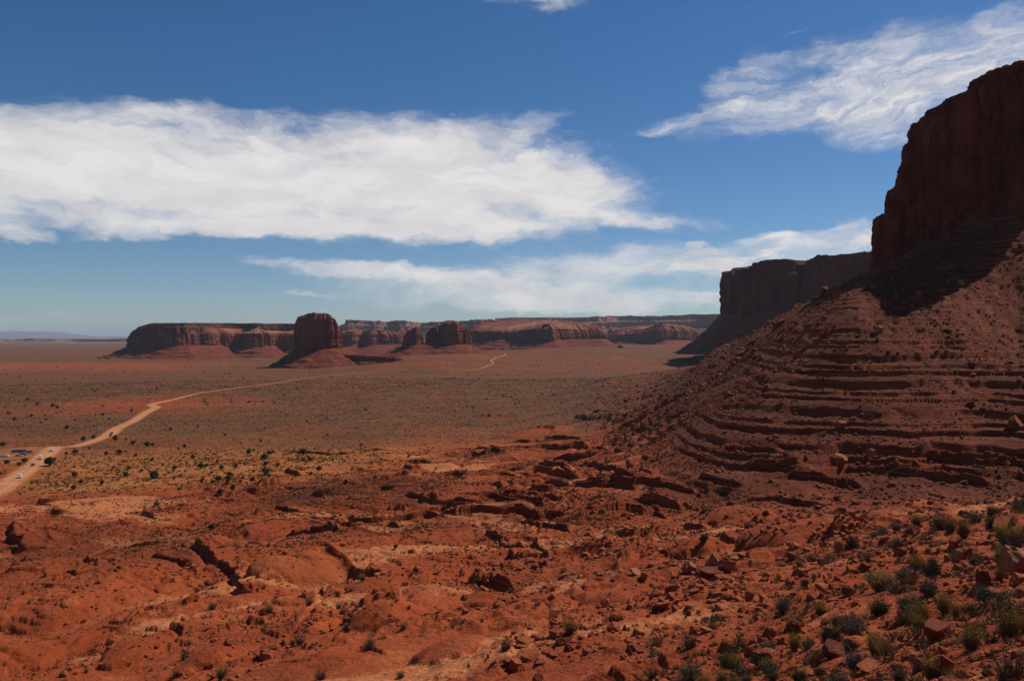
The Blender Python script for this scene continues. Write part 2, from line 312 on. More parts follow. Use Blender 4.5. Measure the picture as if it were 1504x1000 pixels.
def height(x, y):
    x = np.asarray(x, float); y = np.asarray(y, float); r = np.hypot(x, y); th = np.arctan2(x, y) * F + CX
    z = h_base(x, y)
    # slickrock swells and washes
    wx = x + 9 * fbm(x / 60, y / 60, 2, 11); wy = y + 9 * fbm(x / 60 + 9, y / 60, 2, 12)
    sw = slope_w(x, y)
    am = sstep(26, 90, r) * (1 - sstep(330, 520, r)) * (1 - .85 * sw) * (1 - .8 * sstep(300, 330, r) * (1 - sstep(480, 600, th)))
    sw0 = np.clip(1 - np.abs(fbm(wx / 44 + 2, wy / 44, 3, 13)) * 2.6, 0, 1)            # washes between the swells
    rel_ = 3.0 * fbm(wx / 52, wy / 52, 3, 14) - 2.2 * sw0 ** 2 + 1.1 * ridged(wx / 19, wy / 19, 3, 17) * sstep(-.1, .3, fbm(x / 55, y / 55, 2, 19))
    z = z + am * rel_
    # flat beds crop out as broken ledges round the swells
    qa = z / 2.3 + .55 * fbm(x / 70, y / 70, 2, 56) + .10 * fbm(x / 9, y / 9, 3, 57)
    wa = sstep(40, 85, r) * (1 - sstep(360, 480, r)) * (1 - .8 * sw) * sstep(.36, .58, .5 + .8 * fbm(x / 40 + 3, y / 40, 3, 58)) * (1 - .9 * sstep(300, 330, r) * (1 - sstep(480, 600, th)))
    z = z + wa * 2.3 * (terr(qa, .80, .34) - qa)
    z = z - wa * .5 * np.exp(-((qa - np.floor(qa) - .74) / .05) ** 2)                     # trench cut at the foot of each riser to deepen its shade
    # gullied talus on the big slope
    z = z + sw * (1.3 * fbm(x / 30, y / 30, 3, 23) + 1.1 * ridged(x / 12, y / 22, 3, 25) * sstep(-12, 8, z - CZ))
    # flat-lying beds: broken benches with near-vertical risers
    brk = .5 + .5 * fbm(x / 34, y / 34, 3, 27)
    q = z / STEP + .16 * fbm(x / 90, y / 90, 2, 29) + .10 * fbm(x / 20, y / 20, 2, 30) + .07 * fbm(x / 5, y / 5, 2, 133) + .30 * np.sin(z * .83)
    band = sstep(-22, -14, z - CZ + 12) * (1 - sstep(14, 34, z - CZ)) 
    swt = sstep(810 + (r - 150) * .9, 990 + (r - 150) * .85, th) * sw
    wt_ = swt * np.clip(2.4 * brk - .1, 0, 1.05) * (.18 + .82 * (1 - sstep(-8, 8, z - CZ)))
    kq = np.floor(q); wt_ = wt_ * np.clip(1.0 + .95 * perlin(x / 30 + kq * 5.7, y / 23 + kq * 2.3, 131) + .5 * perlin(x / 6 + kq * 3.7, y / 7, 132), 0, 1.15)
    wt_ = wt_ * np.clip(1.1 + .7 * perlin(kq * .77 + .3, kq * 0 + .5, 134), .25, 1.2)
    z = z + wt_ * STEP * (terr(q) - q)
    fq = q - np.floor(q); z = z - wt_ * .7 * np.exp(-((fq - .76) / .05) ** 2)  # groove below each bench riser, added to darken its foot
    q2 = z / 1.7 + .5 * fbm(x / 40, y / 40, 2, 31) + .1 * fbm(x / 6, y / 6, 2, 32)
    w2 = (swt * .3 + sstep(35, 80, r) * (1 - sstep(260, 420, r)) * (1 - sw) * .5) * sstep(.45, .75, .5 + .8 * fbm(x / 30 + 5, y / 30, 3, 33))
    z = z + w2 * 1.7 * (terr(q2, .78, .5) - q2)
    # cuestas: thin hard beds, scarps towards the overlook, backs dipping away
    for (L_, hh, cx_, cy_, sd_, lo_, hi_) in ((25., 2.3, .26, .97, 140, 120, 400), (11., 1.0, .34, .94, 150, 70, 330), (38., 3.2, .15, .99, 160, 150, 460)):
        sv = (x * cx_ + y * cy_ + .55 * L_ * fbm(x / (2.6 * L_), y / (1.8 * L_), 3, sd_) + .12 * L_ * perlin(x / 7, y / 7, sd_ + 4)) / L_; kf = np.floor(sv); f = sv - kf
        ac = sstep(.02, .30, perlin(x / (1.25 * L_) + kf * 7.7, kf * 3.3 + y / 200, sd_ + 6)) * (.6 + .6 * perlin(x / (.4 * L_) + kf * 3.1, kf * 5.1, sd_ + 7))
        msk = sstep(lo_, lo_ + 50, r) * (1 - sstep(hi_, hi_ + 60, r)) * (1 - .9 * swt_(x, y, r, th)) * (.35 + .65 * sstep(420, 760, th)) * (1 - .85 * sstep(290, 325, r) * (1 - sstep(470, 600, th)))
        rz_ = .62 / L_
        z = z + msk * np.clip(ac, 0, 1.2) * hh * (sstep(0, rz_, f) * (1 - f) ** 1.7 - .32 * np.exp(-((f - 1 + .9 * rz_) / (rz_ * .8)) ** 2))  # includes a trench before each scarp, dug for a blacker shadow
    dz, dm = domes(x, y); z = z + dz
    z = z + ledges(x, y)
    # pocked ground, low rims and blocks
    mid_ = sstep(30, 90, r) * (1 - sstep(420, 650, r))
    bl = sstep(.5, .62, .5 + .75 * fbm(x / 24 + 3, y / 24, 3, 51))
    bx = x + 1.5 * perlin(x / 5, y / 5, 52); by = y + 1.5 * perlin(x / 5, y / 5, 53)
    z = z + mid_ * (.18 + .82 * bl) * (.75 - .25 * sw) * (1 - .85 * dm) * (.55 * fbm(bx / 3.3, by / 3.3, 3, 54) + .35 * np.floor(2.5 * fbm(bx / 4.5, by / 4.5, 2, 55)))
    z = z + berms(x, y)
    k = 1 - .6 * sstep(150, 500, r)
    z = z + .45 * (1 - .7 * dm) * k * sstep(8, 60, r) * fbm(x / 7, y / 7, 3, 35) * (1 - sstep(600, 1200, r))
    rough = sstep(.42, .62, .5 + .6 * fbm(x / 18, y / 18, 2, 37))
    z = z + (1 - sstep(120, 260, r)) * sstep(5, 25, r) * (.15 + .36 * rough) * (1 - .7 * dm) * (fbm(x / 1.6, y / 1.6, 3, 38))
    q3 = z / .6 + .5 * fbm(x / 14, y / 14, 2, 66) + .12 * fbm(x / 2.2, y / 2.2, 2, 67)
    z = z + sstep(16, 40, r) * (1 - sstep(150, 240, r)) * (1 - dm) * sstep(.48, .62, .5 + .8 * fbm(x / 16 + 8, y / 16, 3, 68)) * .6 * (terr(q3, .8, .4) - q3)
    z = z + (1 - sstep(40, 90, r)) * .05 * fbm(x / .35, y / .35, 2, 39)
    fan = sstep(820, 960, th) * sstep(360, 460, r) * (1 - sstep(1300, 1700, r))
    z = z + fan * (1.6 * fbm(x / 28, y / 28, 4, 49) + 1.3 * ridged(x / 30, y / 55, 3, 50))
    far = sstep(700, 1400, r)
    z = z + far * (2.2 * fbm(x / 130, y / 130, 4, 45)) + sstep(1500, 2500, r) * 4.5 * fbm(x / 380, y / 80, 4, 47) * sstep(500, 640, th)
    d, s = road_dist(x, y)
    w = 1 - sstep(6.5, 15, d); z = z * (1 - w) + s * w
    dp = np.hypot((x - pad_c[0]) / 1.0, (y - pad_c[1]) / 1.4); w = 1 - sstep(16, 30, dp)
    return z * (1 - w) + (pad_c[2]) * w
def drop(px, py, **k): return cast(height, px, py, **k)

# ------------------------------------------------------------------ materials
MATS = {}
def material(name, rough=0.95):
    m = bpy.data.materials.new(name); m.use_nodes = True
    t = NT(m.node_tree); b = t.n['Principled BSDF']; b.inputs['Roughness'].default_value = rough; b.inputs['Specular IOR Level'].default_value = 0.15
    MATS[name] = m
    return m, t, b
def bump(t, b, h, strength, dist):
    n = t.new('ShaderNodeBump'); n.inputs['Strength'].default_value = strength; n.inputs['Distance'].default_value = dist
    t.put(n.inputs['Height'], h); t.l.new(n.outputs[0], b.inputs['Normal'])
def opos(t):
    g = t.new('ShaderNodeNewGeometry'); return g.outputs['Position'], g.outputs['True Normal'], g
def base(t, b, c, k=(.88, .77, .60)):
    """base colour, with an overall reflectance"""
    t.put(b.inputs['Base Color'], t.mix(1.0, c, k if isinstance(k, tuple) else (k, k, k), 'MULTIPLY'))

# --- ground
m, t, b = material('red_ground')
P, Nn, g = opos(t)
at = t.new('ShaderNodeAttribute', attribute_name='cover'); cs = t.new('ShaderNodeSeparateColor'); t.l.new(at.outputs['Color'], cs.inputs[0])
veg, grass, pale = cs.outputs[0], cs.outputs[1], cs.outputs[2]; purple = at.outputs['Alpha']
nzn = t.new('ShaderNodeSeparateXYZ'); t.l.new(Nn, nzn.inputs[0]); px_ = t.new('ShaderNodeSeparateXYZ'); t.l.new(P, px_.inputs[0])
big = t.noise(P, 0.022, 5, .6); mid = t.noise(P, 0.16, 5, .6); fine = t.noise(P, 1.5, 5, .65); tiny = t.noise(P, 9, 3, .6)
c = t.mix(t.step(big, .35, .65), (0.30, 0.060, 0.019), (0.42, 0.098, 0.033))
c = t.mix(t.step(mid, .40, .66), c, (0.37, 0.078, 0.024))
c = t.mix(t.m('MULTIPLY', t.step(mid, .54, .70), .7), c, (0.50, 0.165, 0.066))
c = t.mix(t.m('MULTIPLY', t.step(t.noise(P, .05, 6, .65), .52, .62), .55), c, (0.25, 0.050, 0.018))
pale = t.step(t.m('ADD', pale, t.m('MULTIPLY', t.m('SUBTRACT', t.noise(P, .28, 8, .7), .5), 1.1)), .30, .72)
c = t.mix(pale, c, t.mix(t.step(fine, .35, .65), (0.47, 0.150, 0.062), (0.58, 0.235, 0.11)))
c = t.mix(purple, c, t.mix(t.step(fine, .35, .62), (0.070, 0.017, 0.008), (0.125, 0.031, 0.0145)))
c = t.mix(grass, c, t.mix(t.step(t.noise(P, .35, 6, .7), .40, .60), (0.44, 0.135, 0.042), (0.46, 0.215, 0.066)))
# bedrock where steep: thin beds
bed = t.noise(t.v('MULTIPLY', P, (.05, .05, 2.6)), 1.0, 4, .6)
rock = t.mix(t.step(bed, .35, .65), (0.17, 0.037, 0.016), (0.36, 0.098, 0.042))
c = t.mix(t.step(nzn.outputs[2], .86, .62), c, rock)
# sage and bunchgrass too small to model, as mottled cover
sp = t.vor(t.v('ADD', P, t.v('MULTIPLY', t.noise(P, .6, 2, .5, True), (2.2, 2.2, 0))), 0.42)
spd = t.step(sp.outputs['Distance'], .62, .30)
sp2 = t.noise(P, .13, 8, .75)
vg = t.mix(t.step(t.noise(P, .012, 5, .65), .40, .60), (0.066, 0.053, 0.024), (0.077, 0.074, 0.0335))
c = t.mix(t.m('MULTIPLY', veg, t.m('ADD', t.m('MULTIPLY', t.step(sp2, .36, .52), .70), t.m('MULTIPLY', spd, .38))), c, vg)
ab = t.new('ShaderNodeAttribute', attribute_name='bare'); bare = ab.outputs['Fac']
c = t.mix(t.m('MULTIPLY', bare, .8), c, t.mix(t.step(mid, .35, .65), (0.30, 0.060, 0.019), (0.37, 0.080, 0.026)))
# pebbles and specks
pb = t.vor(P, 3.2); pbc = t.new('ShaderNodeSeparateColor'); t.l.new(pb.outputs['Color'], pbc.inputs[0])
pk = t.m('MULTIPLY', t.step(pb.outputs['Distance'], .34, .22), t.step(pbc.outputs[0], .62, .72))
pk = t.m('MULTIPLY', pk, t.m('MULTIPLY', t.m('SUBTRACT', 1.0, bare), t.step(t.noise(P, .12, 4, .6), .46, .58)))
c = t.mix(t.m('MULTIPLY', pk, .65), c, t.mix(pbc.outputs[1], (0.20, 0.05, 0.022), (0.56, 0.22, 0.12)))
c = t.mix(.42, c, t.mix(fine, (0.04, 0.04, 0.04), (0.96, 0.96, 0.96)), 'OVERLAY')
base(t, b, c)
vw = t.vor(t.v('ADD', t.v('MULTIPLY', P, (1, 1, .3)), t.v('MULTIPLY', t.noise(P, .5, 3, .6, True), (2.5, 2.5, 0))), .34, 'DISTANCE_TO_EDGE')
crk = t.m('MULTIPLY', t.step(vw.outputs['Distance'], .05, .0), t.m('MULTIPLY', t.m('MULTIPLY', t.m('SUBTRACT', 1.0, bare), t.step(t.noise(P, .07, 3, .6), .52, .62)), -.7))
cr = t.m('MULTIPLY', t.m('ABSOLUTE', t.m('SUBTRACT', t.noise(P, .9, 5, .6, dist=1.0), .5)), -1.2)
hgt = t.m('ADD', t.m('ADD', t.m('MULTIPLY', fine, .9), t.m('MULTIPLY', tiny, .18)), t.m('ADD', t.m('MULTIPLY', mid, 2.0), t.m('ADD', t.m('MULTIPLY', pk, .35), t.m('ADD', t.m('ADD', cr, crk), t.m('MULTIPLY', bed, .5)))))
bump(t, b, hgt, .85, .32)

# --- dirt road
m, t, b = material('road_dirt'); P, Nn, g = opos(t)
c = t.mix(t.step(t.noise(P, .12, 5, .6), .35, .65), (0.50, 0.215, 0.105), (0.60, 0.285, 0.15))
c = t.mix(t.m('MULTIPLY', t.step(t.noise(t.v('MULTIPLY', P, (1, .12, 1)), .8, 4, .6), .5, .68), .5), c, (0.42, 0.155, 0.066))
ac = t.new('ShaderNodeAttribute', attribute_name='across').outputs['Fac']; wv = t.m('ADD', ac, t.m('MULTIPLY', t.m('SUBTRACT', t.noise(P, .09, 4, .6), .5), .5))
c = t.mix(t.m('MULTIPLY', t.step(wv, .62, .95), .75), c, (0.40, 0.125, 0.052))
c = t.mix(t.m('MULTIPLY', t.m('MULTIPLY', t.step(wv, .14, .26), t.step(wv, .48, .36)), .45), c, (0.66, 0.36, 0.21))
base(t, b, c); bump(t, b, t.noise(P, .7, 4, .6), .5, .2)

def cliff_mat(name, lo, hi, varnish, top, vscale, bedscale, streak=.55, k=(.43, .35, .32)):
    m, t, b = material(name); P, Nn, g = opos(t)
    nz_ = t.new('ShaderNodeSeparateXYZ'); t.l.new(Nn, nz_.inputs[0])
    st = t.noise(t.v('MULTIPLY', P, (1, 1, .16)), vscale * .7, 7, .66)
    st2 = t.noise(t.v('MULTIPLY', P, (1, 1, .05)), vscale * 3.3, 4, .6)
    bd = t.noise(t.v('MULTIPLY', P, (.06, .06, 1)), bedscale, 5, .6)
    c = t.mix(t.step(t.noise(P, vscale * .5, 6, .62), .36, .64), lo, hi)
    c = t.mix(t.m('MULTIPLY', t.step(st, .48, .64), streak), c, varnish)
    c = t.mix(t.m('MULTIPLY', t.step(st2, .56, .68), .18), c, hi)
    c = t.mix(t.m('MULTIPLY', t.step(bd, .52, .66), .35), c, lo)
    c = t.mix(t.step(nz_.outputs[2], .75, .93), c, top)
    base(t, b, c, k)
    bump(t, b, t.m('ADD', t.m('ADD', st, t.m('MULTIPLY', st2, .15)), t.m('ADD', t.m('MULTIPLY', bd, .6), t.m('MULTIPLY', t.noise(P, vscale * 6, 5, .6), .5))), .8, .35 / vscale * .35)
    return m
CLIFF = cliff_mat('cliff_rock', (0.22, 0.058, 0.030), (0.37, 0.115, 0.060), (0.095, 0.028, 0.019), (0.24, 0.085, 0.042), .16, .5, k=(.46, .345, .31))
MIDCLIFF = cliff_mat('shaded_cliff_rock', (0.22, 0.058, 0.030), (0.37, 0.115, 0.060), (0.095, 0.028, 0.019), (0.24, 0.085, 0.042), .07, .2, k=(.42, .25, .19))  # cliff rock with less blue, offsetting the blue light in its shade
FARROCK = cliff_mat('mesa_rock', (0.30, 0.088, 0.050), (0.58, 0.21, 0.12), (0.20, 0.055, 0.034), (0.74, 0.31, 0.18), .03, .09, .42)  # upward faces paler: brightness of sunlit tops put into the rock colour
CAPROCK = cliff_mat('caprock', (0.17, 0.075, 0.042), (0.26, 0.105, 0.06), (0.13, 0.055, 0.034), (0.13, 0.088, 0.045), .03, .3, .3)
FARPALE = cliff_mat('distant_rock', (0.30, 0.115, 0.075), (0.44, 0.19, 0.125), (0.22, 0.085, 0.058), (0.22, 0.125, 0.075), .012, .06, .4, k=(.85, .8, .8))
def talus_mat(name, a, bb, cc, sc):
    m, t, b = material(name); P, Nn, g = opos(t)
    n1 = t.noise(P, sc, 6, .65); n2 = t.noise(t.v('MULTIPLY', P, (.08, .08, 1)), sc * 5, 4, .6); n3 = t.noise(P, sc * 9, 4, .65)
    c = t.mix(t.step(n1, .38, .62), a, bb); c = t.mix(t.m('MULTIPLY', t.step(n2, .5, .66), .6), c, cc)
    c = t.mix(.45, c, t.mix(n3, (0.05, .05, .05), (.95, .95, .95)), 'OVERLAY')
    base(t, b, c, (.58, .50, .46)); bump(t, b, t.m('ADD', n1, t.m('MULTIPLY', n3, .5)), .7, .25 / sc * .3)
    return m
TALUS = talus_mat('talus', (0.24, 0.055, 0.026), (0.34, 0.088, 0.042), (0.17, 0.042, 0.024), .05)

# ------------------------------------------------------------------ linking helpers
def mesh_obj(name, V, faces, mat, parent=None, smooth=False, loc=None):
    """one mesh object from arrays; faces is an (n,k) array or a list of such arrays"""
    me = bpy.data.meshes.new(name); V = np.asarray(V, np.float32)
    fs = faces if isinstance(faces, list) else [faces]
    fs = [np.asarray(f, np.int32) for f in fs if len(f)]
    me.vertices.add(len(V)); me.vertices.foreach_set('co', V.ravel())
    nl = sum(f.size for f in fs); nf = sum(len(f) for f in fs)
    me.loops.add(nl); me.polygons.add(nf)
    me.loops.foreach_set('vertex_index', np.concatenate([f.ravel() for f in fs]))
    st = []; o = 0
    for f in fs: st.append(o + np.arange(len(f)) * f.shape[1]); o += f.size
    me.polygons.foreach_set('loop_start', np.concatenate(st).astype(np.int32))
    me.update(calc_edges=True)
    me.polygons.foreach_set('use_smooth', np.full(nf, smooth))
    if mat: me.materials.append(mat)
    ob = bpy.data.objects.new(name, me); COL.objects.link(ob)
    if parent: ob.parent = parent
    if loc is not None: ob.location = loc
    return ob
def tag(o, label, cat, group=None):
    o['label'] = label; o['category'] = cat
    if group: o['group'] = group
    return o
def root(name, loc, label, cat, group=None, rz=0):
    o = bpy.data.objects.new(name, None); COL.objects.link(o); o.location = loc; o.rotation_euler = (0, 0, rz); o.empty_display_size = .3
    return tag(o, label, cat, group)
def struct(o, kind='structure'): o['kind'] = kind; return o
def grid_faces(a, b, wrap=False):
    """quads of an a x b vertex grid (row-major); wrap closes the rows"""
    i, j = np.meshgrid(np.arange(a - 1), np.arange(b if wrap else b - 1), indexing='ij'); j2 = (j + 1) % b
    return np.stack([i * b + j, (i + 1) * b + j, (i + 1) * b + j2, i * b + j2], -1).reshape(-1, 4)

# ------------------------------------------------------------------ ground: one sheet, finer near the overlook
th = np.concatenate([np.linspace(-1.35, -.62, 60)[:-1], np.linspace(-.62, .62, 1180), np.linspace(.62, 1.35, 60)[1:]])
rr = np.concatenate([np.geomspace(1.2, 9, 60)[:-1], np.geomspace(9, 130, 680)[:-1], np.linspace(130, 335, 660)[:-1], np.linspace(335, 470, 250)[:-1], np.geomspace(470, 3500, 300)[:-1], np.geomspace(3500, 90000, 60)])
gr, gth = np.meshgrid(rr, th, indexing='ij')
X = (gr * np.sin(gth)).ravel(); Y = (gr * np.cos(gth)).ravel()
Z = np.concatenate([height(a, b_) for a, b_ in zip(np.array_split(X, 12), np.array_split(Y, 12))])
ground = struct(mesh_obj('ground', np.stack([X, Y, Z], 1), grid_faces(len(rr), len(th))[:, ::-1], MATS['red_ground'], smooth=True))
# what covers the soil: sage plain, dry grass, pale washed sand, purplish shale and painted slope shade
r = np.hypot(X, Y); fx = np.arctan2(X, Y) * F + CX; zr = Z - CZ
n1 = fbm(X / 240, Y / 160, 4, 61); n2 = fbm(X / 60, Y / 40, 4, 62); n3 = fbm(X / 900, Y / 350, 3, 63)
right = sstep(820, 1080, fx)
veg = sstep(360, 640, r + 90 * n1) * (1.0 + .55 * n1 + .4 * n2 + .4 * n3 * sstep(500, 900, r)) * (1 - .75 * sstep(900, 1050, fx) * (1 - sstep(560, 800, r)))
veg = veg * (1 - .85 * np.exp(-((X + 390) / 130) ** 2 - ((Y - 900) / 140) ** 2)) * (1 - .2 * sstep(1500, 1900, r) * sstep(430, 520, fx)) 
veg = veg * (1 - .75 * np.exp(-((Y - 2300 - .1 * X) / 380) ** 2) * (1 - sstep(200, 430, fx)))
veg = veg * (1 - .8 * sstep(800, 1000, fx) * sstep(380, 460, r) * (1 - sstep(1200, 1700, r)))
hillp = np.exp(-((np.hypot(X + 20, Y - 2150)) / 420) ** 4); veg = veg * (1 - .3 * hillp)
veg = np.clip(veg, 0, .96) + .10 * (1 - right) * sstep(200, 330, r) * sstep(.0, .3, n2)
ga = sstep(300, 340, r) * (1 - sstep(420, 520, r + 60 * n2)) * sstep(60, 150, fx) * (1 - sstep(480, 640, fx + 120 * n2))
gb = np.exp(-((fx - 640) / 110) ** 2 - ((r - 420) / 60) ** 2)
grass = np.clip(ga * (.75 + .5 * n2) + .6 * gb * (.6 + n2), 0, 1)
pale = sstep(.10, .42, fbm(X / 46, Y / 26, 4, 64) + .28 * np.exp(-((fx - 620) / 200) ** 2 - ((r - 155) / 38) ** 2) + .35 * np.exp(-((fx - 130) / 170) ** 2 - ((r - 285) / 26) ** 2) + .34 * np.exp(-((fx - 560) / 330) ** 2 - ((r - 45) / 11) ** 2) + .25 * np.exp(-((fx - 1330) / 130) ** 2 - ((r - 118) / 20) ** 2)) * (1 - sstep(380, 520, r)) * (1 - .6 * sstep(1050, 1200, fx) * sstep(150, 180, r))
pale = np.maximum(pale, .8 * np.exp(-((np.hypot(X - pad_c[0], (Y - pad_c[1]) / 1.3)) / 24) ** 4))
pale = np.maximum(pale, .75 * sstep(.42, .6, n2 + .2 * n1) * sstep(500, 800, r) * (1 - sstep(1500, 2200, r)) * (1 - sstep(500, 760, fx)))
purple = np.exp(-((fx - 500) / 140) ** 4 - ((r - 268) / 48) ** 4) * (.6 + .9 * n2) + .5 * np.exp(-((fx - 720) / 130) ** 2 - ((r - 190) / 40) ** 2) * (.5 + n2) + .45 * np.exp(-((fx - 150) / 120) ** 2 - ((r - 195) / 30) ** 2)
swp = slope_w(X, Y) * sstep(135, 225, r + 40 * n2)  # dark shale tone; also paints the big slope's grazing-light dimness into its colour
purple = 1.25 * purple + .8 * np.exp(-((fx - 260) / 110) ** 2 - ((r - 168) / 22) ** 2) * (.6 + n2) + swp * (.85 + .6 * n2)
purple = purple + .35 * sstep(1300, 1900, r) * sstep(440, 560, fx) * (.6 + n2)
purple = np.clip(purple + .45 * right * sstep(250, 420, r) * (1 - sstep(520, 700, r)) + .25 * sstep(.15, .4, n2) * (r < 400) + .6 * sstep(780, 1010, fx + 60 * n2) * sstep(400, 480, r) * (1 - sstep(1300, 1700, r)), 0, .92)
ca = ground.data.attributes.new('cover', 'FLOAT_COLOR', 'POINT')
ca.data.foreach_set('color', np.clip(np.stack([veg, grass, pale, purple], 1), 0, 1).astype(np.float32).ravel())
ba = ground.data.attributes.new('bare', 'FLOAT', 'POINT'); ba.data.foreach_set('value', np.maximum(domes(X, Y)[1], sstep(.06, .22, berms(X, Y))).astype(np.float32))
def surf_z(x, y):
    """height of the ground sheet itself (bilinear in its own grid)"""
    x = np.asarray(x, float); y = np.asarray(y, float)
    a = np.interp(np.arctan2(x, y), th, np.arange(len(th))); b_ = np.interp(np.hypot(x, y), rr, np.arange(len(rr)))
    i = np.minimum(a.astype(int), len(th) - 2); j = np.minimum(b_.astype(int), len(rr) - 2); a = a - i; b_ = b_ - j; G = Z.reshape(len(rr), len(th))
    return G[j, i] * (1 - a) * (1 - b_) + G[j, i + 1] * a * (1 - b_) + G[j + 1, i] * (1 - a) * b_ + G[j + 1, i + 1] * a * b_
def cover_at(x, y):
    i = np.clip(np.searchsorted(th, np.arctan2(x, y)), 0, len(th) - 1); j = np.clip(np.searchsorted(rr, np.hypot(x, y)), 0, len(rr) - 1)
    k = j * len(th) + i; return veg[k], grass[k], pale[k]

def strip(name, path, mat, nacross=7, seed=0, lift=.05, wk=1.0):
    T = np.gradient(path[:, :2], axis=0); T /= np.linalg.norm(T, axis=1)[:, None]; Nv = np.stack([T[:, 1], -T[:, 0]], 1)
    V = []
    s = np.arange(len(path)) * .25
    wl = 1 + .22 * fbm(s, s * 0 + 3, 3, 70 + seed); wr = 1 + .22 * fbm(s, s * 0 + 9, 3, 71 + seed)
    for k in range(nacross):
        u = -1 + 2 * k / (nacross - 1); w = np.where(u < 0, wl, wr) * path[:, 3] * .5 * wk
        xy = path[:, :2] + Nv * (u * w)[:, None]; z = surf_z(xy[:, 0], xy[:, 1]) + (lift + .00022 * np.hypot(xy[:, 0], xy[:, 1])) * (1 - .6 * abs(u))
        V.append(np.stack([xy[:, 0], xy[:, 1], z], 1))
    V = np.stack(V, 1).reshape(-1, 3)
    ob = struct(mesh_obj(name, V, grid_faces(len(path), nacross), mat, smooth=True))
    aa = ob.data.attributes.new('across', 'FLOAT', 'POINT'); aa.data.foreach_set('value', np.tile(np.abs(np.linspace(-1, 1, nacross)), len(path)).astype(np.float32)); return ob
strip('dirt_road', resample(rp, 2.0), MATS['road_dirt'], 21)
strip('dirt_track', TRACK, MATS['road_dirt'], 5, 3, .25)

# ------------------------------------------------------------------ mesas and buttes
def loop_resample(P, ds, chaikin=1):
    P = np.array(P, float)
    for _ in range(chaikin):
        Q = np.roll(P, -1, 0); P = np.stack([P * .8 + Q * .2, P * .2 + Q * .8], 1).reshape(-1, P.shape[1])
    Q = np.vstack([P, P[:1]]); seg = np.linalg.norm(np.diff(Q[:, :2], axis=0), axis=1); s = np.concatenate([[0], np.cumsum(seg)])
    n = max(12, int(s[-1] / ds)); u = np.arange(n) / n * s[-1]
    return np.stack([np.interp(u, s, Q[:, k]) for k in range(P.shape[1])], 1)
def loop_normals(P, k=3):
    T = np.roll(P, -k, 0) - np.roll(P, k, 0); N = np.stack([T[:, 1], -T[:, 0]], 1); N /= np.linalg.norm(N, axis=1)[:, None] + 1e-9
    a = .5 * np.sum(P[:, 0] * np.roll(P[:, 1], -1) - np.roll(P[:, 0], -1) * P[:, 1])
    return N if a > 0 else -N
def wall(name, P, zbot, nrow, prof, amp, lam, mat, parent, seed=0, groove=.25, cap=True, capmat=None, hlo=0.0, hhi=1.0, dome=0.0, jag=1.0):
    """ring of cliff from outline P (x,y,ztop): flutes, joints and bedding cut into it, closed with a rough top"""
    N = loop_normals(P[:, :2]); h = np.linspace(hlo, hhi, nrow)[:, None]
    z = zbot + (P[None, :, 2] - zbot) * h; x = np.repeat(P[None, :, 0], nrow, 0); y = np.repeat(P[None, :, 1], nrow, 0)
    ph, pi = zip(*prof); inset = np.interp(h, ph, pi)
    cols = .30 * ridged(x / lam + .05 * z / lam, y / lam - .04 * z / lam, 3, seed) + 1.5 * fbm(x / lam / 3.1, y / lam / 3.1 + .05 * z / lam, 4, seed + 5) + .35 * fbm(x / lam * 2.4 + .1 * z / lam, y / lam * 2.4, 3, seed + 6)
    blk = np.floor(3 * fbm(x / lam * 1.7 + .1 * z / lam, y / lam * 1.7, 2, seed + 8)) / 3
    bq = 5 * fbm(z / lam * 1.9 + .35 * fbm(x / lam / 2, y / lam / 2, 2, seed + 41), x / lam / 9 + y / lam / 9, 3, seed + 42); bf = np.floor(bq); bq = (bf + sstep(.35, .65, bq - bf)) / 5
    ck = perlin(x / lam * .9 + .05 * z / lam, y / lam * .9 - .03 * z / lam, seed + 31); ck = np.exp(-(ck / .045) ** 2) * (.5 + .8 * fbm(x / lam / 2, z / lam / 3, 2, seed + 32) + .3)
    rim = np.floor(3.5 * fbm(P[:, 0] / lam * 1.3, P[:, 1] / lam * 1.3, 3, seed + 33)) / 3.5; z = z + (amp * .55 * rim * jag)[None, :] * h ** 4
    gv = fbm(z / lam * 1.6 + .0 * x, x / lam / 6 + y / lam / 6, 4, seed + 11)
    if P.shape[1] > 3: inset = inset * P[None, :, 3]
    inset = inset * (1 + .5 * fbm(x / lam / 3, y / lam / 3, 2, seed + 14))
    dsp = amp * (cols + .8 * blk) + amp * groove * (.6 * gv + 1.9 * bq) + amp * .22 * fbm(x / lam * 5 + z / lam * 2, y / lam * 5 - z / lam * 3, 3, seed + 9) - amp * 1.1 * np.clip(ck, 0, 1.3) - inset
    V = np.stack([x + N[None, :, 0] * dsp, y + N[None, :, 1] * dsp, z + amp * .12 * fbm(x / lam * 2, y / lam * 2, 2, seed + 17) * (h > .97)], -1)
    n = P.shape[0]; Vs = [V.reshape(-1, 3)]; nr = nrow
    if cap:
        topv = V[-1]; ctr = topv.mean(0)
        for f in (.96, .88, .75, .55, .3, .08):
            q = ctr + (topv - ctr) * f; q[:, 2] = topv[:, 2] * f + ctr[2] * (1 - f) + dome * (1 - f * f) + amp * .35 * fbm(q[:, 0] / lam, q[:, 1] / lam, 3, seed + 20) * min(1, (1 - f) * 8)
            Vs.append(q); nr += 1
    V = np.concatenate(Vs); F4 = grid_faces(nr, n, True)
    area = .5 * np.sum(P[:, 0] * np.roll(P[:, 1], -1) - np.roll(P[:, 0], -1) * P[:, 1])
    if area > 0: F4 = F4[:, ::-1]
    ob = mesh_obj(name, V, F4, mat, parent)
    return ob
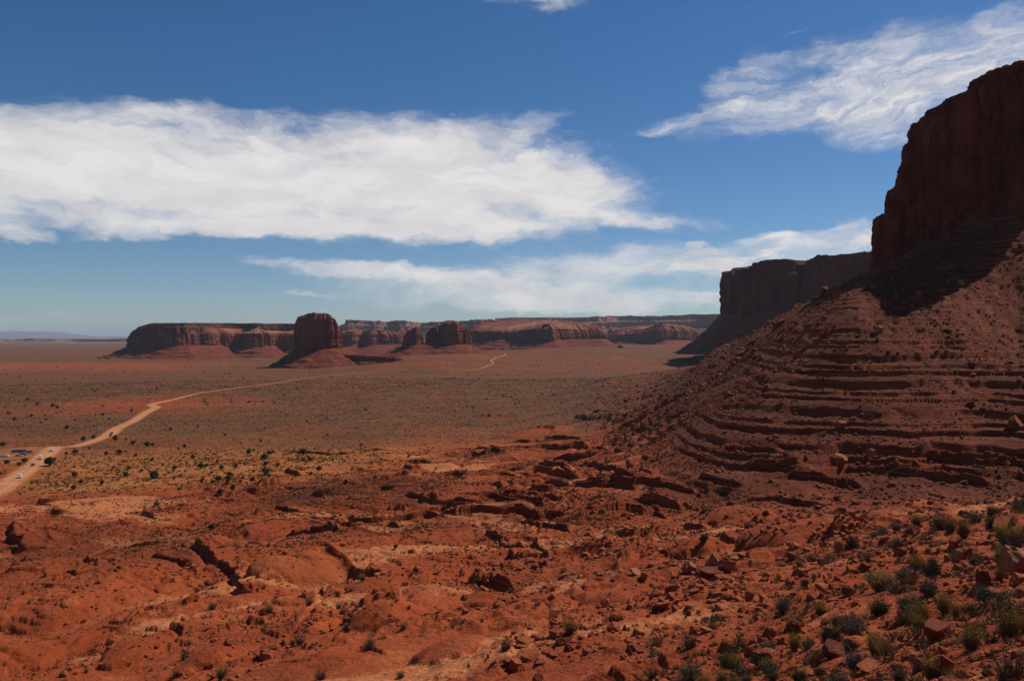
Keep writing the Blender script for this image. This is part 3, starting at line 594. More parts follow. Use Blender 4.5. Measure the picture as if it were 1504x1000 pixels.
def talus(name, P, z0, zend, width, parent, lam, amp, seed=0, m=16, skew=(0, 0, 0), mat=None):
    """apron of broken rock round the foot of a cliff"""
    N = loop_normals(P[:, :2], max(2, len(P) // 40)); Vs = []
    wv = width * (1 + .25 * fbm(P[:, 0] / lam / 3, P[:, 1] / lam / 3, 2, seed)) * np.clip(1 + skew[2] * (N[:, 0] * skew[0] + N[:, 1] * skew[1]), .2, 4)
    for k in range(m + 1):
        t = k / m; off = -.06 * width + wv * t
        x = P[:, 0] + N[:, 0] * off; y = P[:, 1] + N[:, 1] * off
        g = 1.3 * amp * t * (ridged(x / lam, y / lam, 4, seed + 3) * .8 + fbm(x / lam * 3, y / lam * 3, 4, seed + 6, .65) * .8)
        zz = z0 + (zend - z0) * (1 - (1 - t) ** 1.45)
        led = 2.2 * amp * .5 * (terr(np.full(1, t * 4.0))[0] - t * 4)
        Vs.append(np.stack([x, y, zz + g * (1 - t * .55) - led * (.4 + .8 * fbm(x / lam, y / lam, 2, seed + 9))], 1))
    V = np.concatenate(Vs); F4 = grid_faces(m + 1, len(P), True)
    area = .5 * np.sum(P[:, 0] * np.roll(P[:, 1], -1) - np.roll(P[:, 0], -1) * P[:, 1])
    if area < 0: F4 = F4[:, ::-1]
    return mesh_obj(name, V, F4, mat or TALUS, parent)
def at(px, Y): return (px - CX) / F * Y
def zt(py, Y): return CZ - (py - HY) / F * Y
def rel(P, c): Q = np.array(P, float); Q[:, 0] -= c[0]; Q[:, 1] -= c[1]; return Q
# every landmark is built in world coordinates; its Empty stands at its foot
def landmark(name, x, y, label, cat, group=None):
    o = root(name, (0, 0, 0), label, cat, group); o.location = (x, y, 0)
    return o
def seat(o, *kids):
    for k in kids: k.location = (-o.location.x, -o.location.y, -o.location.z)

STEEP = [(0, 0), (.5, 1), (1, 3)]
# --- near cliff on the right
o = landmark('sandstone_cliff', 214, 400, 'towering dark red cliff in shadow at the right edge, nearest of the big rock walls', 'cliff')
CS = .96                       # size of the cliff
main = loop_resample([(211, 457, 115.5), (209, 436, 116), (209, 414, 116), (211, 396, 115.5), (212, 376, 114), (211.5, 354, 112), (216, 351, 112), (250, 374, 113), (320, 420, 114), (345, 520, 114), (260, 535, 115), (218, 474, 115)], .7, 1)
main *= CS; main[:, 2] += CZ
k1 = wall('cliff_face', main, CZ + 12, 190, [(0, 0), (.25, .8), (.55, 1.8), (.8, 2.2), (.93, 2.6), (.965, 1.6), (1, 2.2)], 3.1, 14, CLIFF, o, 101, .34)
tower = loop_resample([(213, 404, 118), (214, 394, 121), (214.5, 376, 120), (214, 359, 117.5), (220, 357, 118), (246, 376, 119), (262, 396, 120), (236, 408, 121)], .7, 1); tower *= CS; tower[:, 2] += CZ
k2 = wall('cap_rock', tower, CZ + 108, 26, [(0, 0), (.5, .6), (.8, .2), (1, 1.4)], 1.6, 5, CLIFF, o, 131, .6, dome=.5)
butt = loop_resample([(203.5, 484, 68), (203, 472, 69), (206, 454, 70), (214, 450, 70), (224, 490, 70), (212, 500, 69)], .7, 1); butt *= CS; butt[:, 2] += CZ
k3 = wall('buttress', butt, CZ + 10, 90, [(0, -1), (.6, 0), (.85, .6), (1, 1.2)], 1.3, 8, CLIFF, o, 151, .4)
steps = [k1, k2, k3]
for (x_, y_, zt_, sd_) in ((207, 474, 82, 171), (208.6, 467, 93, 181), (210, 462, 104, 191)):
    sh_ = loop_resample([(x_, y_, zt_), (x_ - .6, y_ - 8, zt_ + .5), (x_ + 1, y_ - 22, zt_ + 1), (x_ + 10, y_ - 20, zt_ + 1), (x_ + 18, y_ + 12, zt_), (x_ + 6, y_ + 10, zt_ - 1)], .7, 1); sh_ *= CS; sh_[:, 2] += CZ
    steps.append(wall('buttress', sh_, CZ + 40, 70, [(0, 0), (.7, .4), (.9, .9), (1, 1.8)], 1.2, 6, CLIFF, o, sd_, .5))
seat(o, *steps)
# --- second cliff behind its shoulder
o = landmark('sandstone_mesa', 680, 1980, 'dark flat-topped mesa in shadow just left of and behind the near right cliff', 'mesa')
KS = 1.7
kp = [(1066, 1205, 402), (1078, 1180, 396), (1104, 1160, 388), (1131, 1150, 376), (1166, 1140, 379), (1176, 1160, 386), (1184, 1138, 379), (1214, 1130, 373), (1250, 1120, 373), (1290, 1130, 368), (1340, 1180, 364)]
P = [(at(a, Y * KS), Y * KS, zt(c_, Y * KS)) for (a, Y, c_) in kp] + [(1054, 2260, 290), (950, 2460, 290), (646, 2380, 270), (527, 2190, 240)]
P = loop_resample(P, 2.6, 1)
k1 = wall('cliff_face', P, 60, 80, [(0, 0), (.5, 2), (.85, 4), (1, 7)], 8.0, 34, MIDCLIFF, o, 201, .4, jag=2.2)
TP = loop_resample([p for p in P[::12]], 9, 0)
k2 = talus('talus_slope', TP, 136, 30, 118, o, 50, 9, 211, 30, mat=TALUS)
seat(o, k1, k2)
# --- isolated butte
o = landmark('sandstone_butte', at(468, 2050), 2060, 'lone blocky butte with rounded top on the open plain, before the long mesa', 'butte')
Yb = 2040
bp = [(432, 2060, 467), (433, 2030, 466), (447, 2012, 459.5), (466, 2000, 458), (484, 2006, 460), (496, 2018, 467), (503, 2050, 477), (500, 2085, 475), (478, 2110, 461), (448, 2100, 461)]
P = loop_resample([(at(a, Y), Y, zt(c_, Y)) for (a, Y, c_) in bp], 1.8, 1)
k1 = wall('cliff_face', P, 30, 70, [(0, -3), (.12, 0), (.6, 1.5), (.85, 3), (.93, 6), (1, 11)], 5.5, 24, FARROCK, o, 301, .35, dome=3)
TP = loop_resample(P[::8], 4, 0)
k2 = talus('talus_slope', TP, 50, -8, 112, o, 40, 9, 311, 30, (.6, -.3, .3))
led = loop_resample([(at(505, 1985), 1985, 32), (at(530, 1975), 1975, 31), (at(560, 1978), 1978, 28), (at(588, 1990), 1990, 24), (at(592, 2030), 2030, 24), (at(545, 2060), 2060, 30), (at(505, 2040), 2040, 34)], 1.8, 1)
k3 = wall('rock_bench', led, -2, 30, [(0, -22), (.55, -5), (.6, 0), (1, 2)], 5, 18, TALUS, o, 321, .5)
seat(o, k1, k2, k3)
# --- long mesa on the left
o = landmark('sandstone_mesa', at(320, 3100), 3150, 'long flat-topped mesa on the left, its left end in deep shadow', 'mesa')
lp = [(188, 3150, 484), (190, 3060, 480), (204, 2990, 475), (228, 2945, 474), (254, 2925, 474), (276, 2940, 474), (292, 2985, 474), (316, 3060, 474.5), (344, 3150, 475), (352, 3120, 475), (374, 3105, 475), (396, 3140, 475), (406, 3230, 475), (425, 3220, 475.5), (450, 3210, 476), (480, 3260, 476), (500, 3340, 477), (480, 3700, 476), (300, 3650, 474), (210, 3400, 476)]
P = loop_resample([(at(a, Y), Y, zt(c_, Y), (.35 if a < 285 else .7 if a < 320 else 1.25)) for (a, Y, c_) in lp], 3.2, 1)
k1 = wall('cliff_face', P, 20, 60, [(0, -4), (.1, 0), (.55, 4), (.66, 10), (.84, 48), (.86, 48)], 13, 62, FARROCK, o, 401, .3, hhi=.86, capmat=None)
N = loop_normals(P[:, :2], 6); Pc = P.copy(); Pc[:, :2] -= N * (44 * P[:, 3:4]); Pc = Pc[:, :3]
k2 = wall('caprock', Pc, 90, 22, [(0, -3), (.5, 0), (.62, 5), (1, 12)], 6, 50, CAPROCK, o, 431, .5)
TP = loop_resample(P[::10], 12, 0)
k3 = talus('talus_slope', TP, 46, -6, 120, o, 70, 13, 441, 24)
seat(o, k1, k2, k3)
# --- lower rounded mesa between the butte and the twin rocks
o = landmark('sandstone_mesa', at(548, 3900), 3950, 'low sunlit mesa of rounded orange rock right behind the lone butte', 'mesa')
ep = [(488, 3850, 488), (505, 3760, 487), (520, 3740, 486), (530, 3800, 485), (538, 3745, 485), (552, 3750, 484), (575, 3790, 487), (596, 3850, 488), (610, 4000, 489), (560, 4250, 486), (500, 4200, 486)]
P = loop_resample([(at(a, Y), Y, zt(c_, Y)) for (a, Y, c_) in ep], 4, 1)
k1 = wall('cliff_face', P, 10, 44, [(0, -4), (.55, 4), (.75, 12), (1, 30)], 14, 56, FARROCK, o, 501, .4, dome=6)
TP = loop_resample(P[::10], 14, 0); k2 = talus('talus_slope', TP, 45, -4, 150, o, 80, 12, 511, 18)
seat(o, k1, k2)
# --- twin dark rocks
o = landmark('sandstone_butte', at(650, 2600), 2620, 'pair of dark craggy rock towers with a gap between them', 'butte')
kids = []
for (qp, sd_) in (([(590, 2620, 489), (594, 2590, 485), (604, 2575, 480), (614, 2578, 480), (621, 2600, 485), (622, 2640, 488), (606, 2660, 483)], 601),
                  ([(621, 2640, 487), (626, 2600, 481), (640, 2580, 479), (650, 2590, 475), (662, 2570, 471), (674, 2575, 471), (681, 2600, 476), (686, 2596, 480), (692, 2615, 481), (694, 2650, 486), (668, 2690, 473), (636, 2680, 479)], 621)):
    P = loop_resample([(at(a, Y), Y, zt(c_, Y)) for (a, Y, c_) in qp], 2.4, 1)
    kids.append(wall('rock_tower', P, 20, 50, [(0, -4), (.5, 2), (.75, 4), (.9, 9), (1, 15)], 7, 24, FARROCK, o, sd_, .4, dome=4, jag=2.6))
TP = loop_resample([(at(588, 2650), 2650, 0), (at(606, 2560), 2560, 0), (at(640, 2560), 2560, 0), (at(676, 2560), 2560, 0), (at(696, 2620), 2620, 0), (at(680, 2710), 2710, 0), (at(620, 2720), 2720, 0)], 6, 1)
kids.append(talus('talus_slope', TP, 52, 8, 120, o, 46, 9, 641, 20)); seat(o, *kids)
# --- broad sunlit mesa in the centre
o = landmark('sandstone_mesa', at(790, 3700), 3800, 'broad red mesa right of the twin rocks, sloping sunlit top and shaded left cliff', 'mesa')
dp_ = [(680, 3900, 481), (694, 3800, 480), (720, 3740, 479), (755, 3730, 479), (768, 3690, 477), (780, 3640, 476), (800, 3600, 475), (812, 3590, 475), (822, 3640, 476), (845, 3680, 477), (872, 3700, 478), (888, 3730, 480), (894, 3850, 481), (880, 4300, 474), (760, 4400, 470), (690, 4300, 472)]
P = loop_resample([(at(a, Y), Y, zt(c_, Y)) for (a, Y, c_) in dp_], 3.6, 1)
k1 = wall('cliff_face', P, 25, 54, [(0, -6), (.4, 2), (.68, 7), (.8, 16), (.92, 40), (1, 58)], 14, 56, FARROCK, o, 701, .35, dome=14)
TP = loop_resample(P[::10], 14, 0); k2 = talus('talus_slope', TP, 68, 12, 120, o, 70, 12, 711, 20)
seat(o, k1, k2)
# --- mesa beyond it to the right
o = landmark('sandstone_mesa', at(960, 4600), 4700, 'rounded shadowed mesa between the broad central mesa and the foot of the right-hand slope', 'mesa')
ip = [(884, 4900, 484), (900, 4720, 485), (925, 4700, 484), (945, 4640, 480), (962, 4590, 475), (976, 4560, 474), (990, 4620, 476), (1006, 4700, 478), (1016, 4800, 482), (1040, 5000, 484), (1000, 5300, 476), (920, 5300, 480)]
P = loop_resample([(at(a, Y), Y, zt(c_, Y)) for (a, Y, c_) in ip], 4.5, 1)
k1 = wall('cliff_face', P, 15, 46, [(0, -6), (.5, 3), (.75, 10), (1, 38)], 16, 64, FARROCK, o, 801, .4, dome=8)
TP = loop_resample(P[::10], 18, 0); k2 = talus('talus_slope', TP, 60, 15, 130, o, 80, 12, 811, 16)
seat(o, k1, k2)
# --- far tables on the skyline
def far_table(x0, x1, Y, tops, label, depth, seed, bench=True, zb=10):
    o = landmark('distant_mesa', at((x0 + x1) / 2, Y), Y + depth / 3, label, 'mesa')
    n = len(tops); front = []
    rs = random.Random(seed)
    for k, ty in enumerate(tops):
        a = x0 + (x1 - x0) * k / (n - 1); yy = Y + rs.uniform(-.035, .035) * Y
        front.append((at(a, yy), yy, zt(ty, yy)))
    zb_ = sum(p[2] for p in front) / n
    back = [(front[-1][0] + .3 * depth, Y + depth, front[-1][2]), (front[0][0] - .1 * depth, Y + depth, front[0][2])]
    P = loop_resample(front + back, Y / 850 * 1.1, 1)
    kk = [wall('cliff_face', P, zb, 44, [(0, -.035 * Y), (.30, -.02 * Y), (.52, -.012 * Y), (.55, 0), (.80, .0015 * Y), (.84, .007 * Y), (1, .009 * Y)] if bench else [(0, -.01 * Y), (.4, 0), (1, .002 * Y)], .0042 * Y, .02 * Y, FARPALE, o, seed, .4)]
    seat(o, *kk); return o
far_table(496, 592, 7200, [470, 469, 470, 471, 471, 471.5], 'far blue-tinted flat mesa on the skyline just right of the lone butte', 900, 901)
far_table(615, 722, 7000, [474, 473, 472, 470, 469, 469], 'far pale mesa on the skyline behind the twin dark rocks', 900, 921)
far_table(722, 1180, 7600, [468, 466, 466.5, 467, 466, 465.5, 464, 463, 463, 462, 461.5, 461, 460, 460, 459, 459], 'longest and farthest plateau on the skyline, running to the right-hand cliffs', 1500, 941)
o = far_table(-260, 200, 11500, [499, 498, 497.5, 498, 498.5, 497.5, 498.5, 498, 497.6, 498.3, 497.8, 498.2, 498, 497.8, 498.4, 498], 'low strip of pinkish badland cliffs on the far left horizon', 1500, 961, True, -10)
# small knob on the plain
kx, ky, _ = drop(912, 511)
o = landmark('rock_outcrop', kx, ky, 'tiny dark rock outcrop alone on the plain left of the foot of the right-hand slope', 'rock')
zk = float(height(np.array([kx]), np.array([ky]))[0]); w_ = ky / F
P = loop_resample([(kx - 6 * w_, ky, zk + 3 * w_), (kx - 1 * w_, ky - 5 * w_, zk + 5 * w_), (kx + 6 * w_, ky, zk + 3 * w_), (kx, ky + 6 * w_, zk + 4 * w_)], w_ * .5, 1)
k1 = wall('rock_body', P, zk - 6 * w_, 16, [(0, -5 * w_), (.6, 0), (1, 2 * w_)], w_ * .8, w_ * 3, TALUS, o, 981); seat(o, k1)
# blue mountains beyond everything
xs = np.linspace(-60000, -16000, 160); rows = []
prof = 330 * np.exp(-((xs + 34500) / 2600) ** 2) + 260 * np.exp(-((xs + 37500) / 3800) ** 2) + 170 * np.exp(-((xs + 28500) / 5200) ** 2) + 60
prof = prof * (1 + .25 * fbm(xs / 2600, xs * 0, 4, 90))
for t_ in np.linspace(0, 1, 14):
    rows.append(np.stack([xs, np.full_like(xs, 56000 + 7000 * t_), prof * math.sin(min(1, t_ * 1.6) * math.pi / 2) * (1 + .2 * fbm(xs / 1500, xs * 0 + t_ * 4, 3, 91)) - 60 * (1 - t_)], 1))
struct(mesh_obj('mountain_range', np.concatenate(rows), grid_faces(14, len(xs))[:, ::-1], TALUS, smooth=True))

# ------------------------------------------------------------------ haze: closed box of even thin air round everything
def box(name, lo, hi, mat):
    V = [(x, y, z) for x in (lo[0], hi[0]) for y in (lo[1], hi[1]) for z in (lo[2], hi[2])]
    return mesh_obj(name, V, np.array([(0, 1, 3, 2), (4, 6, 7, 5), (0, 4, 5, 1), (2, 3, 7, 6), (0, 2, 6, 4), (1, 5, 7, 3)]), mat)
m = bpy.data.materials.new('haze'); m.use_nodes = True; t = NT(m.node_tree); t.n.clear()
mo = t.new('ShaderNodeOutputMaterial'); pv = t.new('ShaderNodeVolumePrincipled'); pv.inputs['Density'].default_value = 1.9e-5
pv.inputs['Color'].default_value = (.74, .86, 1.0, 1); pv.inputs['Anisotropy'].default_value = 0.1
t.l.new(pv.outputs[0], mo.inputs['Volume'])
HAZE = True
if HAZE:
    hz = struct(box('haze', (-92000, -2000, -120), (92000, 92000, 620), m), 'stuff')

# ------------------------------------------------------------------ rocks
def rock_mat(name, a, bb, cc):
    m, t, b = material(name, .9); P, Nn, g = opos(t); oi = t.new('ShaderNodeObjectInfo'); gi = t.new('ShaderNodeNewGeometry')
    tcd = t.new('ShaderNodeTexCoord'); n1 = t.noise(P, 1.6, 6, .65); n2 = t.noise(t.v('MULTIPLY', tcd.outputs['Object'], (.3, .3, 6)), 2.0, 4, .6); n3 = t.noise(P, 14, 4, .65)
    rnd = t.m('FRACT', t.m('ADD', oi.outputs['Random'], gi.outputs['Random Per Island']))
    c = t.mix(t.step(n1, .38, .62), a, bb); c = t.mix(t.m('MULTIPLY', t.step(n2, .5, .66), .45), c, cc)
    c = t.mix(t.m('MULTIPLY', rnd, .55), c, bb); c = t.mix(.5, c, t.mix(n3, (.08, .08, .08), (.92, .92, .92)), 'OVERLAY')
    base(t, b, c); bump(t, b, t.m('ADD', n1, t.m('ADD', t.m('MULTIPLY', n3, .5), t.m('MULTIPLY', n2, .4))), .7, .12)
    return m
ROCK = rock_mat('red_rock', (0.25, 0.060, 0.026), (0.38, 0.115, 0.053), (0.16, 0.042, 0.024))
DARKROCK = rock_mat('dark_rock', (0.15, 0.038, 0.022), (0.24, 0.068, 0.036), (0.10, 0.03, 0.02))
PALEROCK = rock_mat('pale_rock', (0.34, 0.125, 0.068), (0.42, 0.185, 0.115), (0.25, 0.088, 0.052))
def ico(sub):
    bm = bmesh.new(); bmesh.ops.create_icosphere(bm, subdivisions=sub, radius=1.0)
    V = np.array([v.co[:] for v in bm.verts]); Fc = np.array([[v.index for v in f.verts] for f in bm.faces]); bm.free(); return V, Fc
ICO = {k: ico(k) for k in (1, 2, 3, 4)}
def rock_verts(rs, kind, sub):
    """broken block: a ball cut by random joint planes, roughened"""
    V = ICO[sub][0] * 1.35; V = V.copy()
    pl = []
    for k in range(rs.randint(9, 14)):
        n_ = rs.normal(size=3); n_ /= np.linalg.norm(n_); pl.append((n_, rs.uniform(.55, .95)))
    if kind == 'slab':
        pl = [(n_ * np.array([1, 1, .25]) / np.linalg.norm(n_ * np.array([1, 1, .25])), d) for n_, d in pl]
        tl = rs.normal(0, .10, 2)
        for s_ in (1, -1): n_ = np.array([tl[0], tl[1], s_]); pl.append((n_ / np.linalg.norm(n_), .2))
    elif kind == 'block':
        a = rs.uniform(0, 3); c_, s_ = math.cos(a), math.sin(a)
        for n_ in ((c_, s_, 0), (-c_, -s_, 0), (-s_, c_, 0), (s_, -c_, 0), (.1, .1, 1)):
            n_ = np.array(n_) + rs.normal(0, .12, 3); pl.append((n_ / np.linalg.norm(n_), rs.uniform(.55, .8)))
    elif kind == 'round': pl = [(n_, d * .2 + .8) for n_, d in pl]
    for _ in range(2):
        for n_, d in pl:
            e = V @ n_ - d; m_ = e > 0; V[m_] -= e[m_, None] * n_
    if sub > 2:
        am = .085 if kind != 'slab' else .03; sd_ = rs.randint(1000)
        Nn = V / (np.linalg.norm(V, axis=1)[:, None] + 1e-6)
        V = V + Nn * (am * (fbm(V[:, 0] * 2.2 + V[:, 2], V[:, 1] * 2.2 - V[:, 2] * .7, 3, 80) + .55 * fbm(V[:, 0] * 7 + V[:, 2] * 5, V[:, 1] * 7, 2, 84) + .45 * perlin(V[:, 2] * 7 + sd_ * .1, V[:, 0] * .8 + V[:, 1] * .6, 86)))[:, None]
    return V / np.abs(V[:, :2]).max()            # half-width 1
rs = np.random.RandomState(7)
PROTO = {}
for kind in ('block', 'slab', 'round'):
    for k in range(5):
        me_ = mesh_obj('rock', rock_verts(rs, kind, 4 if k < 2 else 3), ICO[4 if k < 2 else 3][1], None); me = me_.data; bpy.data.objects.remove(me_); PROTO.setdefault(kind, []).append(me)
def place_rock(x, y, w, kind, mat, label, group=None, rz=None, tilt=(0, 0), sink=.28, k=None, flat=1.0, name='boulder'):
    me = PROTO[kind][rs.randint(5) if k is None else k]; o = bpy.data.objects.new(name, None) if False else None
    key = (me.name, mat.name)
    if key not in _rm: q = me.copy(); q.materials.clear(); q.materials.append(mat); _rm[key] = q
    o = bpy.data.objects.new(name, _rm[key]); COL.objects.link(o)
    zs = max(-min(v.co.z for v in me.vertices), .05) if False else {'block': .75, 'slab': .2, 'round': .9}[kind]
    s_ = w / 2; o.scale = (s_, s_ * rs.uniform(.75, 1.0), s_ * flat)
    z = float(surf_z(np.array([x]), np.array([y]))[0])
    o.location = (x, y, z + zs * s_ * flat * (1 - 2 * sink)); o.rotation_euler = (tilt[0], tilt[1], rs.uniform(0, 6.28) if rz is None else rz)
    return tag(o, label, 'rock' if name == 'rock' else 'boulder', group)
_rm = {}
HERO = [  # x, foot y, width seen, kind, stone, turn, tilt, label
    (1281, 982, 66, 'slab', ROCK, .35, (.10, -.12), 'largest flat red slab at the bottom right, broad smooth top tilted to the sun'),
    (1184, 990, 48, 'slab', ROCK, .2, (.08, -.12), 'flat red slab at the bottom edge, left of the largest slab'),
    (1243, 970, 30, 'slab', ROCK, .5, (.1, -.25), 'small tilted slab between two bushes just above the largest slab'),
    (1338, 880, 30, 'slab', ROCK, .6, (.05, -.25), 'smooth tilted slab lying above the big grey-green bush at the right'),
    (1345, 908, 32, 'slab', PALEROCK, .7, (.2, -.65), 'thin pale slab standing on edge beside the big grey-green bush'),
    (1479, 772, 44, 'slab', ROCK, .5, (.15, -.45), 'long tilted slab near the right edge, high on the near slope'),
    (1494, 838, 62, 'block', PALEROCK, .3, (.1, .35), 'large pale overhanging rock cut off by the right edge'),
    (1340, 784, 26, 'round', DARKROCK, .4, (.1, .2), 'dark smooth boulder at the end of the pale bedrock shelf'),
    (1166, 928, 34, 'round', DARKROCK, .1, (.1, 0), 'rounded red boulder standing alone above the soil bank at the bottom right'),
    (1228, 966, 44, 'block', DARKROCK, .8, (.3, -.5), 'dark leaning block behind the small tilted slab'),
    (1389, 985, 40, 'block', DARKROCK, .5, (.25, .3), 'dark upright block at the bottom right, between grey bushes'),
    (1352, 985, 34, 'block', DARKROCK, 1.2, (.1, .3), 'dark wedge of rock left of the upright block at the bottom right'),
    (1380, 940, 52, 'block', DARKROCK, .2, (.1, -.3), 'big dark broken block under a tilted slab, lower right'),
    (1376, 922, 44, 'slab', ROCK, .5, (.1, -.4), 'ribbed red slab leaning on the big dark broken block'),
    (1271, 834, 20, 'block', DARKROCK, .4, (.1, 0), 'small dark block standing alone on the smooth soil bank at the right'),
    (1049, 842, 44, 'slab', DARKROCK, .1, (.05, -.1), 'long dark slab at the front of the rock pile right of centre'),
    (1051, 828, 26, 'block', PALEROCK, .9, (.2, .5), 'pale slab leaning on top of the rock pile right of centre'),
    (1070, 838, 30, 'block', PALEROCK, 1.5, (.2, .1), 'grey block at the right end of the rock pile right of centre'),
    (1166, 806, 18, 'block', PALEROCK, .4, (.1, .3), 'pale block resting on the dark red bench, upper one of two'),
    (1164, 821, 20, 'block', DARKROCK, .4, (.1, 0), 'dark block on the dark red bench, lower one of two'),
    (1231, 803, 20, 'block', PALEROCK, 1.4, (.3, .3), 'pale striped block at the foot of the near slope, right of the dark bench'),
    (1102, 882, 22, 'block', ROCK, .8, (.2, .4), 'red block with a pale sunny side among rubble below the rock pile'),
    (1013, 838, 24, 'block', PALEROCK, .3, (.2, .4), 'pale angular block at the foot of the small tree'),
    (806, 869, 22, 'block', ROCK, .5, (.15, -.2), 'squarish boulder on bare red ground, topmost of the centre foreground boulders'),
    (737, 887, 19, 'block', DARKROCK, .2, (.1, .1), 'dark boulder alone on smooth red ground, only its right end lit'),
    (852, 877, 18, 'round', DARKROCK, .4, (.1, .1), 'dark rounded boulder right of the squarish boulder'),
    (812, 902, 24, 'slab', DARKROCK, .7, (.1, -.5), 'dark slab tipped up on edge in the centre foreground'),
    (814, 916, 17, 'block', DARKROCK, 1.1, (.2, .2), 'dark jagged block just below the tipped-up slab'),
    (824, 947, 21, 'round', DARKROCK, .3, (.1, .1), 'roundest dark boulder, among small rubble in the centre foreground'),
    (836, 955, 18, 'block', DARKROCK, .9, (.3, .3), 'wedge-shaped dark rock touching the roundest boulder'),
    (758, 983, 27, 'block', ROCK, .4, (.1, .2), 'front half of the split boulder at the bottom centre, bright red face'),
    (746, 978, 19, 'block', DARKROCK, .2, (.1, .1), 'rear half of the split boulder at the bottom centre, dark face'),
    (793, 975, 26, 'slab', DARKROCK, 2.6, (.05, .2), 'dark narrow slab right of the split boulder'),
    (932, 962, 30, 'block', DARKROCK, .5, (.2, .2), 'large dark boulder among rubble at the bottom, left of the soil bank'),
    (962, 960, 18, 'block', ROCK, .9, (.2, .2), 'smaller dark red block next to the large dark boulder at the bottom'),
    (683, 900, 12, 'block', ROCK, .5, (.1, .1), 'small red rock on the bare ground left of the dark lone boulder'),
    (660, 912, 8, 'block', PALEROCK, .5, (.1, .1), 'small whitish rock on the bare red ground at the bottom centre'),
    (935, 842, 22, 'slab', PALEROCK, .4, (.5, .3), 'pale tilted slab right of the centre, beside a dark notch'),
    (946, 848, 14, 'block', PALEROCK, 1.4, (.2, .1), 'grey block leaning against the pale tilted slab'),
    (790, 1000, 22, 'round', ROCK, .4, (.1, .1), 'light red rounded rock on the bottom edge, right of the split boulder'),
    (334, 948, 14, 'block', DARKROCK, .4, (.2, .4), 'dark shark-fin rock on bare bedrock at the lower left'),
    (1290, 486, 15, 'block', PALEROCK, .4, (.2, .2), 'pale boulder high on the big slope, just left of the cliff shadow'),
    (1412, 418, 12, 'block', PALEROCK, .4, (.2, .2), 'pale boulder in the cliff shadow, high on the big slope'),
    (1186, 485, 15, 'block', ROCK, 1.2, (.2, .2), 'reddish boulder near the left ridge of the big slope'),
    (1178, 490, 14, 'slab', PALEROCK, .3, (.2, .5), 'pale slab next to the reddish boulder on the left ridge of the big slope'),
    (1103, 525, 14, 'round', DARKROCK, .3, (.2, .2), 'rounded boulder at the left foot of the big slope'),
    (1070, 583, 15, 'block', DARKROCK, .3, (.1, .2), 'large block below the left foot of the big slope'),
]
used = []
for (px, py, w, kind, mt, rz, tilt, label) in HERO:
    p = drop(px, py)
    if p is None: continue
    wm = w * p[1] / F * (1.1 if kind == 'slab' else .86); place_rock(p[0], p[1], wm, kind, mt, label, None, rz, tilt, .22 if kind != 'slab' else .05, k=rs.randint(2), flat=1.0 if kind != 'slab' else .55); used.append((p[0], p[1], wm))
rsp = np.random.RandomState(21)
def scatter(n, fx0, fx1, r0, r1, power=1.0, wfun=None):
    """random spots on the ground inside a range of bearings and distances"""
    out_x = []; out_y = []
    while len(out_x) < n:
        m_ = n * 3; f = rsp.uniform(fx0, fx1, m_); rr_ = np.exp(rsp.uniform(math.log(r0), math.log(r1), m_)) if power == 0 else (r0 ** (power + 1) + rsp.rand(m_) * (r1 ** (power + 1) - r0 ** (power + 1))) ** (1 / (power + 1))
        a = (f - CX) / F; x = rr_ * np.sin(a); y = rr_ * np.cos(a)
        if wfun is not None:
            k = rsp.rand(m_) < wfun(x, y, rr_, f); x, y = x[k], y[k]
        out_x += list(x); out_y += list(y)
    return np.array(out_x[:n]), np.array(out_y[:n])
def clump(x, y, s, seed, lo=.45, hi=.7): return sstep(lo, hi, .5 + .75 * fbm(x / s, y / s, 3, seed))
# loose rocks on the near slope, one object each
x, y = scatter(170, 830, 1560, 11, 75, -.2, lambda x, y, r, f: (.15 + .85 * clump(x, y, 6, 301)) * sstep(880 + 3 * (r - 20), 1120 + 3 * (r - 20), f))
for a, b_ in zip(x, y):
    r_ = math.hypot(a, b_); w = min(.9, (.07 + .0075 * r_) * (.4 + rsp.exponential(.5)))
    place_rock(a, b_, w, ('block', 'block', 'slab', 'round')[rsp.randint(4)], (ROCK, ROCK, DARKROCK, PALEROCK)[rsp.choice(4, p=[.45, .2, .25, .1])], 'loose angular red rock lying on the shrubby near slope', 'loose rocks on the near slope', None, tuple(rsp.normal(0, .25, 2)), .25, name='rock')
# fallen blocks on the big slope below the cliffs
x, y = scatter(115, 1010, 1530, 215, 400, 1, lambda x, y, r, f: (.2 + .8 * clump(x, y, 30, 305)) * sstep(1010 + (380 - r) * .9, 1120 + (380 - r) * .9, f) * (r < 300 + 150 * sstep(1500, 1150, f)))
for a, b_ in zip(x, y):
    w = .9 + rsp.exponential(.9); place_rock(a, b_, min(w, 4.2), ('block', 'block', 'slab', 'round')[rsp.randint(4)], (ROCK, DARKROCK, PALEROCK)[rsp.choice(3, p=[.5, .35, .15])], 'fallen block on the big rubbly slope below the dark cliff', 'fallen blocks on the big slope', None, tuple(rsp.normal(0, .3, 2)), .2, name='rock')

